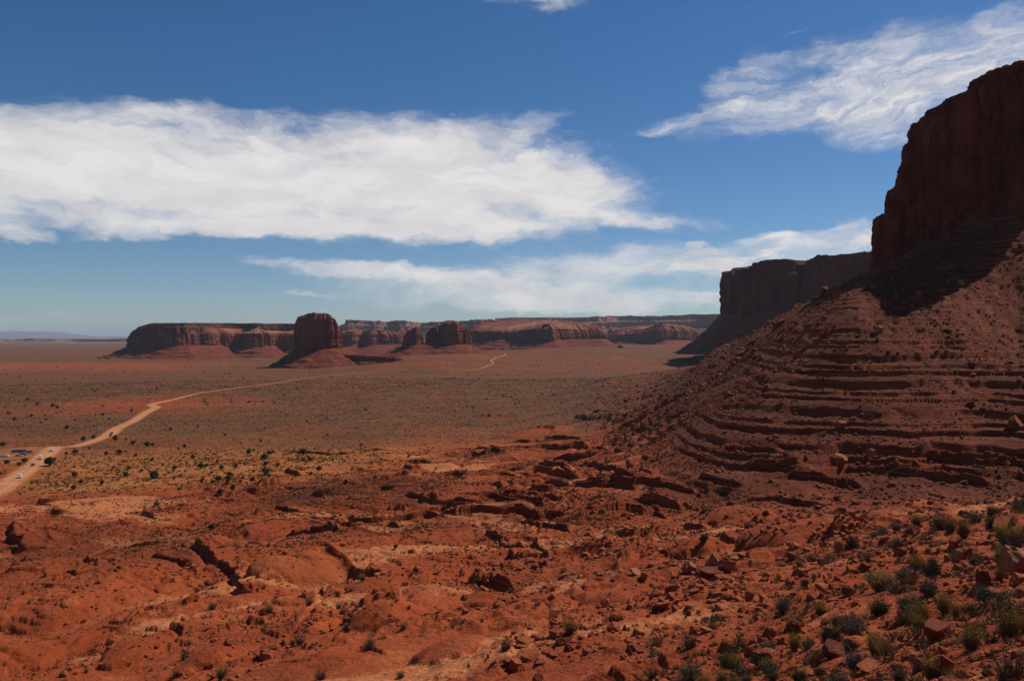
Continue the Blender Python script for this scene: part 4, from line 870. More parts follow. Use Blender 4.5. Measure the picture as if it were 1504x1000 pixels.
def merge_rocks(name, x, y, w, mat, seed, sub=2, nproto=14):
    q = np.random.RandomState(seed); fv = ICO[sub][1]; P_ = []
    for k in range(nproto): P_.append(rock_verts(q, ('block', 'slab', 'block', 'round')[k % 4], sub))
    P_ = np.array(P_); n = len(x); idx = q.randint(nproto, size=n); V = P_[idx]
    a = q.uniform(0, 6.28, n); c_, s_ = np.cos(a)[:, None], np.sin(a)[:, None]; tl = q.normal(0, .3, n)[:, None]
    X_ = V[..., 0] * c_ - V[..., 1] * s_; Y_ = V[..., 0] * s_ + V[..., 1] * c_; Z_ = V[..., 2] + X_ * tl
    h = (np.asarray(w) / 2)[:, None]; z = surf_z(x, y)
    V = np.stack([x[:, None] + X_ * h, y[:, None] + Y_ * h, z[:, None] + Z_ * h * .9 + h * .18], -1).reshape(-1, 3)
    Fc = (fv[None] + (np.arange(n) * P_.shape[1])[:, None, None]).reshape(-1, 3)
    return struct(mesh_obj(name, V, Fc, mat), 'stuff')
# rubble nobody could count
x, y = scatter(7000, 780, 1580, 9.5, 120, -.1, lambda x, y, r, f: (.12 + .88 * clump(x, y, 7, 301)) * (.25 + .75 * clump(x, y, 1.8, 303, .4, .65)) * sstep(760 + 3 * (r - 20), 980 + 3 * (r - 20), f))
r_ = np.hypot(x, y); merge_rocks('rubble', x, y, (.03 + .0045 * r_) * (.4 + rsp.exponential(.5, len(x))), ROCK, 1)
x, y = scatter(6500, 900, 1560, 125, 420, .6, lambda x, y, r, f: (.18 + .82 * clump(x, y, 22, 307)) * sstep(960, 1080, f))
merge_rocks('rubble', x, y, .28 + rsp.exponential(.36, len(x)), DARKROCK, 2, 1)
x, y = scatter(10000, -60, 1100, 40, 330, .5, lambda x, y, r, f: clump(x, y, 16, 309, .5, .66) * (.3 + .7 * sstep(200, 900, f)))
merge_rocks('rubble', x, y, .12 + .0012 * np.hypot(x, y) + rsp.exponential(.22, len(x)), ROCK, 3, 1)
x, y = scatter(2600, 700, 1320, 80, 200, .6, lambda x, y, r, f: clump(x, y, 10, 311, .55, .68))
merge_rocks('rubble', x, y, .2 + rsp.exponential(.22, len(x)), PALEROCK, 4, 1)

# ------------------------------------------------------------------ plants
def leaf_mat(name, a, bb, rough=.9):
    m, t, b = material(name, rough); P, Nn, g = opos(t); gi = t.new('ShaderNodeNewGeometry'); oi = t.new('ShaderNodeObjectInfo')
    f = t.m('FRACT', t.m('ADD', t.m('MULTIPLY', gi.outputs['Random Per Island'], 1.0), t.m('MULTIPLY', oi.outputs['Random'], .37)))
    c = t.mix(f, a, bb); c = t.mix(t.m('MULTIPLY', t.step(t.noise(P, 2.5, 3, .6), .4, .6), .4), c, a)
    base(t, b, c, .8); return m
SAGE = leaf_mat('sage_leaves', (0.125, 0.115, 0.066), (0.235, 0.222, 0.140))
DGREEN = leaf_mat('green_leaves', (0.060, 0.064, 0.028), (0.130, 0.130, 0.058))
OLIVE = leaf_mat('olive_stems', (0.160, 0.130, 0.062), (0.28, 0.225, 0.115))
FLOWER = leaf_mat('yellow_flowers', (0.30, 0.185, 0.035), (0.50, 0.34, 0.07))
STRAW = leaf_mat('dry_grass', (0.25, 0.145, 0.055), (0.46, 0.30, 0.13))
DEAD = leaf_mat('bare_twigs', (0.11, 0.072, 0.048), (0.23, 0.165, 0.115))
WOOD = leaf_mat('bark', (0.10, 0.062, 0.040), (0.17, 0.11, 0.075))
JUNI = leaf_mat('juniper_foliage', (0.070, 0.074, 0.030), (0.150, 0.145, 0.062))
SCRUB = leaf_mat('scrub_leaves', (0.060, 0.048, 0.022), (0.125, 0.105, 0.050))
def blades(q, n, spread, lean, lmin, lmax, w, base=.16):
    """thin curved stems growing from one crown"""
    a = q.uniform(0, 6.283, n); rb = base * np.sqrt(q.rand(n)); b0 = np.stack([rb * np.cos(a), rb * np.sin(a), np.zeros(n)], 1)
    a2 = a + q.normal(0, .6, n); el_ = np.clip(q.normal(lean, spread, n), .1, 1.55); L = q.uniform(lmin, lmax, n)
    d = np.stack([np.cos(a2) * np.cos(el_), np.sin(a2) * np.cos(el_), np.sin(el_)], 1)
    m1 = b0 + d * (L * .55)[:, None]; tip = m1 + (d + np.array([0, 0, 1]) * q.normal(.05, .25, n)[:, None]) * (L * .45)[:, None]
    sd = np.cross(d, q.normal(size=(n, 3))); sd /= np.linalg.norm(sd, axis=1)[:, None]; sd *= w
    V = np.stack([b0 - sd, b0 + sd, m1 - sd * .8, m1 + sd * .8, tip], 1).reshape(-1, 3)
    o_ = (np.arange(n) * 5)[:, None]; return V, [np.array([0, 1, 3, 2]) + o_, np.array([2, 3, 4]) + o_], tip
def leaves(q, C, size, jit):
    n = len(C); c_ = C + q.normal(0, jit, (n, 3)); u = q.normal(size=(n, 3)); u /= np.linalg.norm(u, axis=1)[:, None]
    v = np.cross(u, q.normal(size=(n, 3))); v /= np.linalg.norm(v, axis=1)[:, None]; s_ = size * q.uniform(.6, 1.4, n)[:, None]
    V = np.stack([c_ - u * s_, c_ + v * s_ * .55, c_ + u * s_, c_ - v * s_ * .55], 1).reshape(-1, 3); return V, np.arange(4 * n).reshape(-1, 4)
def mesh_only(name, V, Fc, mat):
    o_ = mesh_obj(name, V, Fc, mat); me = o_.data; bpy.data.objects.remove(o_); return me
PL = {}
for k in range(3):
    q = np.random.RandomState(40 + k)
    V, Fc, tip = blades(q, 420, .34, .95, .45, 1.0, .0075); lv = tip[np.repeat(np.arange(420), 3)]; lv = lv * q.uniform(.55, 1.03, (len(lv), 1))
    PL[('sagebrush', k)] = [('stems', mesh_only('stems', V, Fc, DEAD)), ('foliage', mesh_only('foliage', *leaves(q, lv, .034, .03), SAGE))]
    V, Fc, tip = blades(q, 520, .36, .85, .5, 1.0, .008); lv = tip[np.repeat(np.arange(520), 3)] * q.uniform(.4, 1.0, (1560, 1))
    PL[('green_shrub', k)] = [('stems', mesh_only('stems', V, Fc, DGREEN)), ('foliage', mesh_only('foliage', *leaves(q, lv, .034, .04), DGREEN))]
    V, Fc, tip = blades(q, 560, .30, 1.1, .55, 1.0, .0075); sel = tip[(tip[:, 2] > .58)]
    PL[('rabbitbrush', k)] = [('stems', mesh_only('stems', V, Fc, OLIVE)), ('flower_heads', mesh_only('flower_heads', *leaves(q, sel[np.repeat(np.arange(len(sel)), 3)], .028, .03), FLOWER))]
    V, Fc, tip = blades(q, 480, .30, 1.12, .5, 1.0, .006, .12); PL[('bunchgrass', k)] = [('blades', mesh_only('blades', V, Fc, STRAW))]
    V, Fc, tip = blades(q, 460, .40, .85, .4, 1.0, .007, .2); PL[('dead_brush', k)] = [('twigs', mesh_only('twigs', V, Fc, DEAD))]
KINDCAT = {'sagebrush': 'shrub', 'green_shrub': 'shrub', 'rabbitbrush': 'shrub', 'bunchgrass': 'grass tuft', 'dead_brush': 'shrub'}
def plant(kind, x, y, h, label, group=None, wide=1.0):
    z = float(surf_z(np.array([x]), np.array([y]))[0])
    o = root(kind, (x, y, z - .03 * h), label, KINDCAT[kind], group, rsp.uniform(0, 6.28)); o.scale = (h * wide * rsp.uniform(.9, 1.1), h * wide * rsp.uniform(.9, 1.1), h)
    for nm, me in PL[(kind, rsp.randint(3))]:
        c_ = bpy.data.objects.new(nm, me); COL.objects.link(c_); c_.parent = o
    return o
NEARP = [  # x, foot y, width seen, kind, label
    (1385, 778, 34, 'green_shrub', 'dark green bush at the top of the near slope, where it meets the bedrock shelf'),
    (1415, 788, 34, 'rabbitbrush', 'yellow-green bush just right of the dark green bush at the top of the near slope'),
    (1183, 862, 20, 'green_shrub', 'narrow dark green shrub between the two smooth soil banks'),
    (1151, 900, 34, 'sagebrush', 'dark grey-green bush left of the soil bank, above the rounded red boulder'),
    (1370, 848, 36, 'green_shrub', 'dark bush in the middle of the near slope, above the smooth tilted slab'),
    (1343, 836, 26, 'rabbitbrush', 'yellowish bush left of the dark bush in the middle of the near slope'),
    (1334, 902, 46, 'sagebrush', 'big grey-green bush at the lower right, left of the thin slab on edge'),
    (1292, 904, 40, 'green_shrub', 'darkest green bush at the lower right, left of the big grey-green one'),
    (1388, 902, 38, 'rabbitbrush', 'olive yellow bush beside a tuft of straw-coloured grass, lower right'),
    (1404, 906, 30, 'bunchgrass', 'straw-coloured grass tuft against the olive yellow bush, lower right'),
    (1286, 962, 40, 'rabbitbrush', 'yellow-flowered bush directly above the largest flat slab'),
    (1222, 946, 44, 'green_shrub', 'wide dark green bush above the dark leaning block'),
    (1243, 930, 26, 'sagebrush', 'pale grey bush attached to the right of the wide dark green bush'),
    (1167, 954, 30, 'rabbitbrush', 'bright green bush with yellow tips at the bottom, beside the soil bank'),
    (1118, 978, 36, 'green_shrub', 'dark bush growing on the crest of the soil bank at the bottom'),
    (1482, 940, 62, 'rabbitbrush', 'largest yellow-flowered bush, at the right edge'),
    (1474, 908, 54, 'sagebrush', 'rounded grey bush behind the largest yellow-flowered bush at the right edge'),
    (1484, 1004, 80, 'dead_brush', 'largest grey twiggy bush, in the bottom right corner'),
    (1321, 1002, 34, 'sagebrush', 'grey-green bush on the bottom edge, right of the largest slab'),
    (1427, 954, 44, 'rabbitbrush', 'brown and yellow bush above the dark upright block, lower right'),
    (1348, 926, 30, 'rabbitbrush', 'low yellow bush below the thin slab on edge'),
    (1020, 1000, 26, 'green_shrub', 'round green shrub on the bottom edge, left of the two flat slabs'),
    (1080, 985, 30, 'rabbitbrush', 'yellow-green shrub at the foot of the soil bank, bottom edge'),
    (1135, 1000, 30, 'sagebrush', 'pale green shrub on the bottom edge under the soil bank'),
    (1176, 1004, 36, 'green_shrub', 'light green shrub on the bottom edge below the left flat slab'),
    (1460, 776, 30, 'green_shrub', 'low bright green bush under the long tilted slab near the right edge'),
    (1490, 800, 32, 'rabbitbrush', 'yellow-green bush behind the large pale overhanging rock'),
    (1456, 758, 24, 'sagebrush', 'grey bush above the long tilted slab near the right edge'),
    (543, 954, 24, 'sagebrush', 'grey-green bush at the bottom, left of centre, below pale bedrock'),
    (742, 955, 21, 'sagebrush', 'round grey bush left of the roundest dark boulder'),
    (701, 858, 16, 'green_shrub', 'dark round bush beside a black notch, centre of the foreground'),
    (688, 980, 8, 'rabbitbrush', 'small bright yellow bush left of the split boulder'),
    (708, 913, 8, 'sagebrush', 'small grey shrub alone on bare ground, upper left of the roundest boulder'),
    (601, 894, 8, 'rabbitbrush', 'small yellow shrub at the foot of the dark-faced mound'),
    (588, 996, 16, 'sagebrush', 'grey shrub on the bottom edge, left of the small yellow bush'),
    (126, 988, 10, 'rabbitbrush', 'yellow-green shrub on red ground at the bottom left'),
    (470, 998, 30, 'dead_brush', 'dark twiggy bush on the bottom edge, left of centre'),
    (258, 992, 16, 'dead_brush', 'brown twiggy shrub on the bottom edge at the lower left'),
    (1250, 800, 22, 'dead_brush', 'dark brown bush left of the dark smooth boulder on the near slope'),
    (1320, 806, 24, 'sagebrush', 'grey bush touching the dark smooth boulder on the near slope'),
]
for (px, py, w, kind, label) in NEARP:
    p = drop(px, py)
    if p is None: continue
    wm = w * p[1] / F; plant(kind, p[0], p[1], wm * .82, label, None, .72); used.append((p[0], p[1], wm))
x, y = scatter(215, 860, 1580, 10.5, 85, -.15, lambda x, y, r, f: (.2 + .8 * clump(x, y, 9, 313)) * sstep(860 + 4.5 * (r - 20), 1040 + 4.5 * (r - 20), f))
GL = {'sagebrush': 'grey-green sagebrush among rocks on the near slope', 'green_shrub': 'dark green shrub among rocks on the near slope', 'rabbitbrush': 'yellow-tipped shrub among rocks on the near slope', 'bunchgrass': 'tuft of dry grass among rocks on the near slope', 'dead_brush': 'bare grey brush among rocks on the near slope'}
for a, b_ in zip(x, y):
    r_ = math.hypot(a, b_); kind = ('sagebrush', 'green_shrub', 'rabbitbrush', 'bunchgrass', 'dead_brush')[rsp.choice(5, p=[.26, .10, .16, .26, .22])]
    plant(kind, a, b_, min(1.0, (.20 + .010 * r_) * rsp.uniform(.55, 1.35)), GL[kind], kind.replace('_', ' ') + ' plants on the near slope', rsp.uniform(.75, 1.1))
x, y = scatter(60, -40, 900, 45, 150, .4, lambda x, y, r, f: .15 + .85 * clump(x, y, 14, 315))
for a, b_ in zip(x, y):
    kind = ('sagebrush', 'dead_brush', 'rabbitbrush')[rsp.choice(3, p=[.45, .3, .25])]
    plant(kind, a, b_, rsp.uniform(.5, 1.0), {'sagebrush': 'small grey-green shrub on the bare red hollows at the lower left', 'dead_brush': 'small brown shrub on the bare red hollows at the lower left', 'rabbitbrush': 'small yellowish shrub on the bare red hollows at the lower left'}[kind], kind.replace('_', ' ') + ' in the red hollows', .8)

# junipers and big bushes
def tube(pts_, rad, n=6):
    V = []; pts_ = np.array(pts_, float)
    for k, (p, r_) in enumerate(zip(pts_, rad)):
        d = pts_[min(k + 1, len(pts_) - 1)] - pts_[max(k - 1, 0)]; d /= np.linalg.norm(d) + 1e-9; u = np.cross(d, [.3, 1, .1]); u /= np.linalg.norm(u); v = np.cross(d, u)
        for a in np.arange(n) / n * 6.283: V.append(p + r_ * (math.cos(a) * u + math.sin(a) * v))
    return np.array(V), grid_faces(len(pts_), n, True)
JP = []
for k in range(5):
    q = np.random.RandomState(70 + k); lumps = []; TV, TF, off = [], [], 0
    nl = (9, 7, 8, 6, 8)[k]
    for j in range(nl):
        a = j * 2.4 + q.uniform(-.4, .4); rad = (.0 if j == 0 else q.uniform(.14, .30)); c_ = np.array([rad * math.cos(a), rad * math.sin(a), q.uniform(.38, .74) if j else .8]); lumps.append((c_, q.uniform(.20, .28)))
        v_, f_ = tube([[0, 0, -.05], [c_[0] * .3, c_[1] * .3, .16], c_ * [.7, .7, .7], c_], [.055, .045, .025, .008]); TV.append(v_); TF.append(f_ + off); off += len(v_)
    C = []
    for c_, s_ in lumps:
        d = q.normal(size=(230, 3)); d /= np.linalg.norm(d, axis=1)[:, None]; C.append(c_ + d * (s_ * q.uniform(.35, 1.1, (230, 1)) ** .6) * [1.05, 1.05, .95])
    C = np.concatenate(C); C[:, 2] = np.maximum(C[:, 2], .10 + .1 * q.rand(len(C)))
    JP.append((mesh_only('trunk', np.concatenate(TV), np.concatenate(TF), WOOD), mesh_only('crown', *leaves(q, C, .066, .01), JUNI)))
def juniper(x, y, w, label, group=None, tall=.95):
    z = float(surf_z(np.array([x]), np.array([y]))[0]); o = root('juniper_tree', (x, y, z), label, 'tree', group, rsp.uniform(0, 6.28)); w *= rsp.uniform(.6, .95); o.scale = (w, w * rsp.uniform(.8, 1.15), w * tall * rsp.uniform(.65, 1.0))
    tr, cr_ = JP[rsp.randint(5)]
    for nm, me in (('trunk', tr), ('crown', cr_)):
        c_ = bpy.data.objects.new(nm, me); COL.objects.link(c_); c_.parent = o
    return o
JH = [(73, 684, 19, 'broad dark juniper crowding the right edge of the dirt road'), (226, 703, 16, 'roundest and darkest juniper on the orange grass flat, left of the bush rows'), (1034, 796, 17, 'lone leaning tree beside a ledge, right of centre'), (389, 697, 17, 'juniper with a visible trunk at the end of the bush rows'),
      (229, 743, 12, 'juniper alone on bare pink ground below the grass flat'), (311, 777, 12, 'larger of two small bushes on the pale wash, left of the dome'), (303, 770, 7, 'smaller of two small bushes on the pale wash, left of the dome'), (581, 806, 9, 'small dark tree beside the pale washed flat, below the centre'), (174, 836, 10, 'dark bush at the end of a ledge in the lower left'), (110, 666, 13, 'juniper beside the road where it climbs past the turnout'), (468, 691, 12, 'lone round juniper on yellow grass right of the bush rows'), (445, 668, 14, 'bushy juniper on the far edge of the yellow grass')]
for (px, py, w, label) in JH:
    p = drop(px, py)
    if p is not None: juniper(p[0], p[1], w * p[1] / F, label)
JG = [(156, 668, 9), (175, 666, 11), (169, 647, 11), (185, 646, 6), (109, 700, 11), (118, 709, 8), (108, 719, 11), (185, 700, 12), (208, 693, 8), (239, 684, 7), (223, 677, 7), (150, 710, 8), (189, 688, 8), (199, 670, 8), (216, 656, 12), (224, 655, 10), (195, 653, 10), (283, 673, 12), (274, 681, 6), (256, 690, 11), (287, 682, 6), (295, 688, 11), (303, 686, 10), (319, 680, 9), (325, 689, 10), (346, 686, 9), (365, 667, 10), (373, 663, 7), (388, 675, 13), (395, 668, 10), (401, 665, 7), (391, 682, 9), (408, 685, 8), (320, 706, 14), (337, 701, 14), (335, 708, 12), (297, 708, 12), (312, 710, 8), (323, 726, 10), (342, 720, 13), (353, 709, 9), (357, 703, 7), (371, 706, 11), (395, 701, 9), (452, 672, 5), (446, 677, 7), (455, 677, 7), (457, 697, 8), (508, 709, 8), (482, 664, 6), (262, 660, 8), (271, 658, 7), (263, 720, 9), (354, 653, 6), (383, 649, 6), (265, 743, 6), (30, 727, 6), (36, 679, 10), (28, 684, 8), (10, 681, 12), (97, 668, 7), (131, 660, 6)]
for (px, py, w) in JG:
    p = drop(px, py)
    if p is not None: juniper(p[0], p[1], w * p[1] / F, 'dark juniper bush on the orange grass flat beside the dirt road', 'junipers on the grass flat')
JF = [(12, 609, 10), (21, 617, 9), (84, 600, 7), (54, 596, 6), (77, 598, 8), (46, 612, 7), (140, 610, 6), (151, 610, 8), (4, 656, 9), (193, 605, 6), (122, 647, 8), (137, 645, 9), (98, 630, 8), (30, 640, 6), (176, 600, 5), (60, 622, 5), (110, 618, 5), (160, 617, 5), (40, 588, 5), (120, 585, 4), (230, 572, 4), (300, 590, 4), (340, 592, 4), (388, 630, 5), (420, 612, 5), (330, 640, 6), (290, 628, 5), (250, 632, 6), (480, 640, 5), (530, 655, 6), (600, 672, 5), (640, 690, 6), (690, 660, 5), (740, 662, 5)]
for (px, py, w) in JF:
    p = drop(px, py)
    if p is not None: juniper(p[0], p[1], w * p[1] / F, 'dark bush on the sage plain beyond the dirt road', 'bushes on the far plain')

def tufts(name, x, y, s, tris, mat, seed, flat=.7):
    """low scrub: every plant a clump of small leaf faces"""
    q = np.random.RandomState(seed); n = len(x); z = surf_z(x, y); d = q.normal(size=(n, tris, 3)); d /= np.linalg.norm(d, axis=2)[..., None]; d[..., 2] = np.abs(d[..., 2]) * flat
    c_ = np.stack([x, y, z], 1)[:, None] + d * (s[:, None] * .5 * q.uniform(.45, 1, (n, tris)))[..., None]
    u = q.normal(size=(n, tris, 3)); u /= np.linalg.norm(u, axis=2)[..., None]; v = np.cross(u, q.normal(size=(n, tris, 3))); v /= np.linalg.norm(v, axis=2)[..., None]
    sz = (s[:, None] * q.uniform(.22, .42, (n, tris)))[..., None]
    V = np.stack([c_ - u * sz, c_ + v * sz * .7, c_ + u * sz], 2).reshape(-1, 3)
    return struct(mesh_obj(name, V, np.arange(len(V)).reshape(-1, 3), mat), 'stuff')
def keep_off(x, y, s): d, _ = road_dist(x, y); k = (d > 7) & (np.hypot(x - pad_c[0], (y - pad_c[1]) / 1.3) > 22); return x[k], y[k], s[k]
x, y = scatter(24000, -80, 1100, 60, 420, .9, lambda x, y, r, f: (.10 + .9 * clump(x, y, 22, 317, .45, .68)) * (1 - .6 * sstep(200, 100, r)) * (1 - .8 * cover_at(x, y)[2]))
tufts('scrub', *keep_off(x, y, (.28 + .0011 * np.hypot(x, y)) * rsp.uniform(.5, 1.4, len(x))), 9, SCRUB, 5)
x, y = scatter(1500, 60, 640, 290, 470, 1, lambda x, y, r, f: cover_at(x, y)[1])
tufts('scrub', *keep_off(x, y, rsp.uniform(.5, 1.5, len(x))), 12, SCRUB, 6)
x, y = scatter(34000, -80, 1160, 380, 1500, .35, lambda x, y, r, f: .2 + .8 * cover_at(x, y)[0] * clump(x, y, 40, 319, .3, .6))
tufts('scrub', *keep_off(x, y, (.45 + .0008 * np.hypot(x, y)) * rsp.uniform(.6, 1.5, len(x))), 7, SCRUB, 7, .6)
x, y = scatter(420, -80, 1050, 700, 2300, .2, lambda x, y, r, f: clump(x, y, 120, 321, .35, .6))
tufts('scrub', *keep_off(x, y, rsp.uniform(1.6, 4.2, len(x))), 26, JUNI, 8, .8)
x, y = scatter(6000, 940, 1560, 130, 420, .6, lambda x, y, r, f: .2 + .8 * clump(x, y, 25, 323))
tufts('scrub', x, y, rsp.uniform(.35, 1.0, len(x)), 9, SCRUB, 9)
x, y = scatter(5000, 760, 1120, 380, 1250, .5, lambda x, y, r, f: (.3 + .7 * clump(x, y, 40, 327)) * sstep(780, 980, f))
tufts('scrub', x, y, rsp.uniform(.6, 2.0, len(x)), 8, SCRUB, 11)
x, y = scatter(3500, 800, 1280, 360, 1000, .5, lambda x, y, r, f: (.2 + .8 * clump(x, y, 40, 329)) * sstep(830, 1020, f))
merge_rocks('rubble', x, y, .6 + rsp.exponential(.8, len(x)), DARKROCK, 5, 1)
x, y = scatter(6000, 240, 900, 150, 330, .8, lambda x, y, r, f: clump(x, y, 30, 331, .42, .6))
tufts('scrub', x, y, rsp.uniform(.35, .9, len(x)), 8, SCRUB, 12)
x, y = scatter(2600, 830, 1570, 10, 110, 0, lambda x, y, r, f: (.1 + .9 * clump(x, y, 5, 325)) * sstep(820 + 4 * (r - 20), 1000 + 4 * (r - 20), f))
def sprigs(name, x, y, s, nb, mat, seed):
    q = np.random.RandomState(seed); n = len(x); z = surf_z(x, y); a = q.uniform(0, 6.28, (n, nb)); e = q.uniform(.4, 1.5, (n, nb)); L = s[:, None] * q.uniform(.5, 1, (n, nb))
    b0 = np.stack([x, y, z], 1)[:, None] + q.normal(0, 1, (n, nb, 3)) * (s * .12)[:, None, None] * [1, 1, 0]; tp = b0 + np.stack([np.cos(a) * np.cos(e), np.sin(a) * np.cos(e), np.sin(e)], -1) * L[..., None]
    sd = q.normal(size=(n, nb, 3)) * (.05 * s)[:, None, None]; V = np.stack([b0 - sd, b0 + sd, tp], 2).reshape(-1, 3)
    return struct(mesh_obj(name, V, np.arange(len(V)).reshape(-1, 3), mat), 'stuff')
sprigs('dry_grass', x, y, (.10 + .004 * np.hypot(x, y)) * rsp.uniform(.5, 1.3, len(x)), 26, STRAW, 10)

# ------------------------------------------------------------------ vehicles
def flat_mat(name, c_, rough=.4, metal=0.0):
    m, t, b = material(name, rough); P, Nn, g = opos(t); b.inputs['Specular IOR Level'].default_value = .5; b.inputs['Metallic'].default_value = metal
    n = t.noise(P, 1.3, 4, .6); t.put(b.inputs['Base Color'], t.mix(t.step(n, .45, .75), c_, tuple(.7 * a + .3 * d for a, d in zip(c_, (.42, .2, .11))))); return m
PAINT = {'white': flat_mat('white_paint', (.78, .78, .78)), 'silver': flat_mat('silver_paint', (.42, .44, .46)), 'grey': flat_mat('grey_paint', (.12, .13, .15)), 'black': flat_mat('black_paint', (.022, .022, .025)), 'blue': flat_mat('blue_paint', (.06, .10, .22)), 'brown': flat_mat('brown_paint', (.12, .055, .035))}
GLASS = flat_mat('tinted_glass', (.025, .03, .035), .12); TYRE = flat_mat('tyre_rubber', (.03, .028, .027), .85); RIM = flat_mat('wheel_rim', (.35, .35, .36), .4, .6); LAMP = flat_mat('lamp_lens', (.75, .74, .70), .2); TAIL = flat_mat('tail_lens', (.35, .02, .015), .3); BUMP = flat_mat('bumper_plastic', (.06, .06, .065), .6)
PROF = {'suv': (4.7, 1.88, [(-2.3, .55), (-2.33, .95), (-2.15, 1.08), (2.2, 1.05), (2.33, .9), (2.3, .5), (1.9, .38), (-1.9, .38)], [(-2.18, 1.06), (-1.95, 1.72), (-1.6, 1.8), (.55, 1.78), (.85, 1.68), (1.35, 1.06)]),
        'sedan': (4.6, 1.8, [(-2.25, .5), (-2.28, .85), (-2.1, .95), (2.1, .86), (2.28, .72), (2.25, .42), (1.9, .32), (-1.9, .32)], [(-1.75, .93), (-1.1, 1.38), (-.6, 1.44), (.35, 1.42), (.6, 1.34), (1.2, .9)]),
        'van': (5.2, 1.98, [(-2.5, .5), (-2.55, 1.1), (-2.5, 1.25), (1.9, 1.22), (2.4, 1.05), (2.5, .55), (2.1, .4), (-2.1, .4)], [(-2.5, 1.22), (-2.42, 2.0), (-2.1, 2.12), (1.1, 2.1), (1.4, 1.98), (2.0, 1.2)]),
        'pickup': (5.3, 1.9, [(-2.55, .6), (-2.6, 1.02), (-2.5, 1.12), (2.35, 1.08), (2.55, .95), (2.5, .55), (2.1, .42), (-2.1, .42)], [(-.75, 1.1), (-.6, 1.72), (-.3, 1.8), (.75, 1.78), (1.0, 1.68), (1.45, 1.08)])}
def prism(prof, w0, w1, zlo, zhi):
    n = len(prof); V = []
    for s_ in (-1, 1):
        for (a, z) in prof: t_ = (z - zlo) / max(zhi - zlo, 1e-6); V.append((a, s_ * (w0 * (1 - t_) + w1 * t_) / 2, z))
    bm = bmesh.new(); vs_ = [bm.verts.new(v) for v in V]
    bm.faces.new(vs_[:n]); bm.faces.new(vs_[n:][::-1])
    for i in range(n): j = (i + 1) % n; bm.faces.new((vs_[i], vs_[i + n], vs_[j + n], vs_[j]))
    bmesh.ops.recalc_face_normals(bm, faces=bm.faces); bmesh.ops.bevel(bm, geom=list(bm.edges), offset=.06, segments=2, affect='EDGES'); return bm
def bm_mesh(name, bm, mat): me = bpy.data.meshes.new(name); bm.to_mesh(me); bm.free(); me.materials.append(mat); return me
def cyl(r_, w, n=18):
    bm = bmesh.new(); bmesh.ops.create_cone(bm, cap_ends=True, segments=n, radius1=r_, radius2=r_, depth=w, matrix=Matrix.Rotation(R(90), 4, 'X')); return bm
def boxbm(c_, d):
    bm = bmesh.new(); bmesh.ops.create_cube(bm, size=1, matrix=Matrix.Translation(c_) @ Matrix.Diagonal((*d, 1))); bmesh.ops.bevel(bm, geom=list(bm.edges), offset=.02, segments=1, affect='EDGES'); return bm
CARM = {}
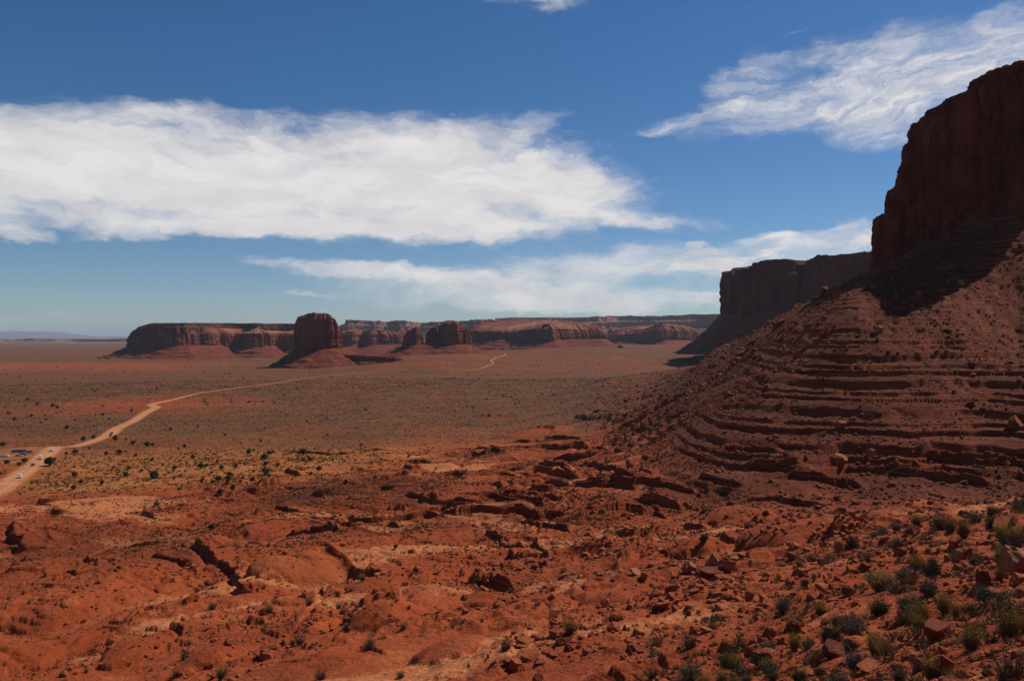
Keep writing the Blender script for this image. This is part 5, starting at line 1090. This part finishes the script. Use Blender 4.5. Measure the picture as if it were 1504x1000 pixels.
def car_parts(kind, paint):
    if (kind, paint) in CARM: return CARM[(kind, paint)]
    L, W, lo, hi = PROF[kind]; zs = [z for _, z in lo]; zh = [z for _, z in hi]; pts_ = []
    pts_.append(('body', bm_mesh('body', prism(lo, W, W * .94, min(zs), max(zs)), PAINT[paint]), None))
    pts_.append(('cabin', bm_mesh('cabin', prism(hi, W * .92, W * .74, min(zh), max(zh)), PAINT[paint]), None))
    zt_, zb_ = max(zh) - .14, min(zh) + .08; zm = (zt_ + zb_) / 2
    xs_ = np.array([a for a, _ in hi])[np.argsort(zh)]
    def edge(front, z):
        side = [p for p in (hi[len(hi) // 2:] if front else hi[:len(hi) // 2])]; side = sorted(side, key=lambda p: p[1]); return float(np.interp(z, [p[1] for p in side], [p[0] for p in side]))
    def wid(z): t_ = (z - min(zh)) / (max(zh) - min(zh)); return (W * .92 * (1 - t_) + W * .74 * t_) / 2
    def slabq(P4, nrm):
        q = np.array(P4, float); n_ = np.array(nrm, float); bm = bmesh.new(); a = [bm.verts.new(p + n_ * .015) for p in q]; b_ = [bm.verts.new(p - n_ * .05) for p in q]
        bm.faces.new(a); bm.faces.new(b_[::-1])
        for i in range(4): j = (i + 1) % 4; bm.faces.new((a[i], b_[i], b_[j], a[j]))
        bmesh.ops.recalc_face_normals(bm, faces=bm.faces); return bm
    for front in (True, False):
        P4 = [(edge(front, zb_), -wid(zb_) + .1, zb_), (edge(front, zb_), wid(zb_) - .1, zb_), (edge(front, zt_), wid(zt_) - .1, zt_), (edge(front, zt_), -wid(zt_) + .1, zt_)]
        pts_.append(('windscreen' if front else 'rear_window', bm_mesh('windscreen', slabq(P4, (.8 if front else -.8, 0, .5)), GLASS), None))
    x0, x1 = edge(False, zm) + .15, edge(True, zm) - .12; nsp = 3 if x1 - x0 > 2.4 else 2
    for s_ in (-1, 1):
        for k in range(nsp):
            a, b_ = x0 + (x1 - x0) * k / nsp + .04, x0 + (x1 - x0) * (k + 1) / nsp - .04
            pts_.append(('side_window', bm_mesh('side_window', slabq([(a, s_ * wid(zb_), zb_), (b_, s_ * wid(zb_), zb_), (b_, s_ * wid(zt_), zt_), (a, s_ * wid(zt_), zt_)], (0, s_, .15)), GLASS), None))
        pts_.append(('headlight', bm_mesh('headlight', boxbm((lo[4][0] - .02, s_ * (W * .36), lo[4][1] - .1), (.12, .32, .16)), LAMP), None))
        pts_.append(('tail_light', bm_mesh('tail_light', boxbm((lo[1][0] + .02, s_ * (W * .40), lo[1][1] - .08), (.10, .2, .26)), TAIL), None))
    for xx in (lo[5][0] + .02, lo[0][0] - .02): pts_.append(('bumper', bm_mesh('bumper', boxbm((xx, 0, .52), (.16, W * .9, .2)), BUMP), None))
    rw = .36 if kind != 'sedan' else .32
    for xx in (-L * .3, L * .3):
        for s_ in (-1, 1): pts_.append(('wheel', bm_mesh('wheel', cyl(rw, .24), TYRE), ((xx, s_ * (W / 2 - .10), rw), bm_mesh('rim', cyl(rw * .6, .26), RIM))))
    CARM[(kind, paint)] = pts_; return pts_
def car(kind, paint, px, py, head, label, s_=.74, group=None):
    p = drop(px, py)
    if p is None: return
    z = float(surf_z(np.array([p[0]]), np.array([p[1]]))[0]); dR, _ = road_dist(np.array([p[0]]), np.array([p[1]]))
    o = root('parked_car' if head is not None else 'car', (p[0], p[1], z + (.05 + .00022 * p[1] if dR[0] < 6 else 0)), label, {'suv': 'car', 'sedan': 'car', 'van': 'van', 'pickup': 'pickup truck'}[kind], group)
    if head is None:
        k = int(np.argmin((road[:, 0] - p[0]) ** 2 + (road[:, 1] - p[1]) ** 2)); k = min(max(k, 1), len(road) - 2); t_ = road[k - 1, :2] - road[k + 1, :2]; head = math.atan2(t_[1], t_[0])
    o.rotation_euler = (0, 0, head); o.scale = (s_, s_, s_)
    for nm, me, ex in car_parts(kind, paint):
        c_ = bpy.data.objects.new(nm, me); COL.objects.link(c_); c_.parent = o
        if ex:
            c_.location = ex[0]; r_ = bpy.data.objects.new('rim', ex[1]); COL.objects.link(r_); r_.parent = c_
for a in [('suv', 'white', 29, 702, None, 'white car nearest on the dirt road, lowest of the moving vehicles'), ('sedan', 'blue', 48, 684, None, 'small dark car on the dirt road between the two white vehicles'),
          ('van', 'white', 59, 674.5, None, 'white van on the dirt road beside the broad dark juniper'), ('suv', 'white', 76, 663, None, 'white car at the far end of the wide road stretch, by the turnout'),
          ('sedan', 'white', 8, 671, .15, 'white parked car in the roadside turnout, right of the other white one'), ('sedan', 'silver', 1.5, 671, .3, 'white parked car at the left picture edge in the turnout'),
          ('suv', 'grey', 22, 664.5, .4, 'grey parked car in the back row of the turnout, left of a black one'), ('suv', 'black', 26.5, 664, .6, 'black parked car in the back row of the turnout'), ('suv', 'brown', 34, 664, .5, 'dull brown parked car in the back row of the turnout'),
          ('sedan', 'silver', 27.5, 670, .2, 'silver parked car in the front row of the turnout'), ('suv', 'grey', 34, 668.5, .3, 'dark grey parked car in the front row of the turnout'), ('van', 'brown', 42, 666, 1.2, 'dark van parked at the right end of the turnout'),
          ('suv', 'black', 162, 640.5, None, 'nearer of two dark cars where the road bends beyond the turnout'), ('suv', 'black', 164, 637.5, None, 'farther of two dark cars where the road bends beyond the turnout'), ('van', 'white', 345.5, 571, None, 'white vehicle far out on the thin stretch of road across the plain')]: car(*a)
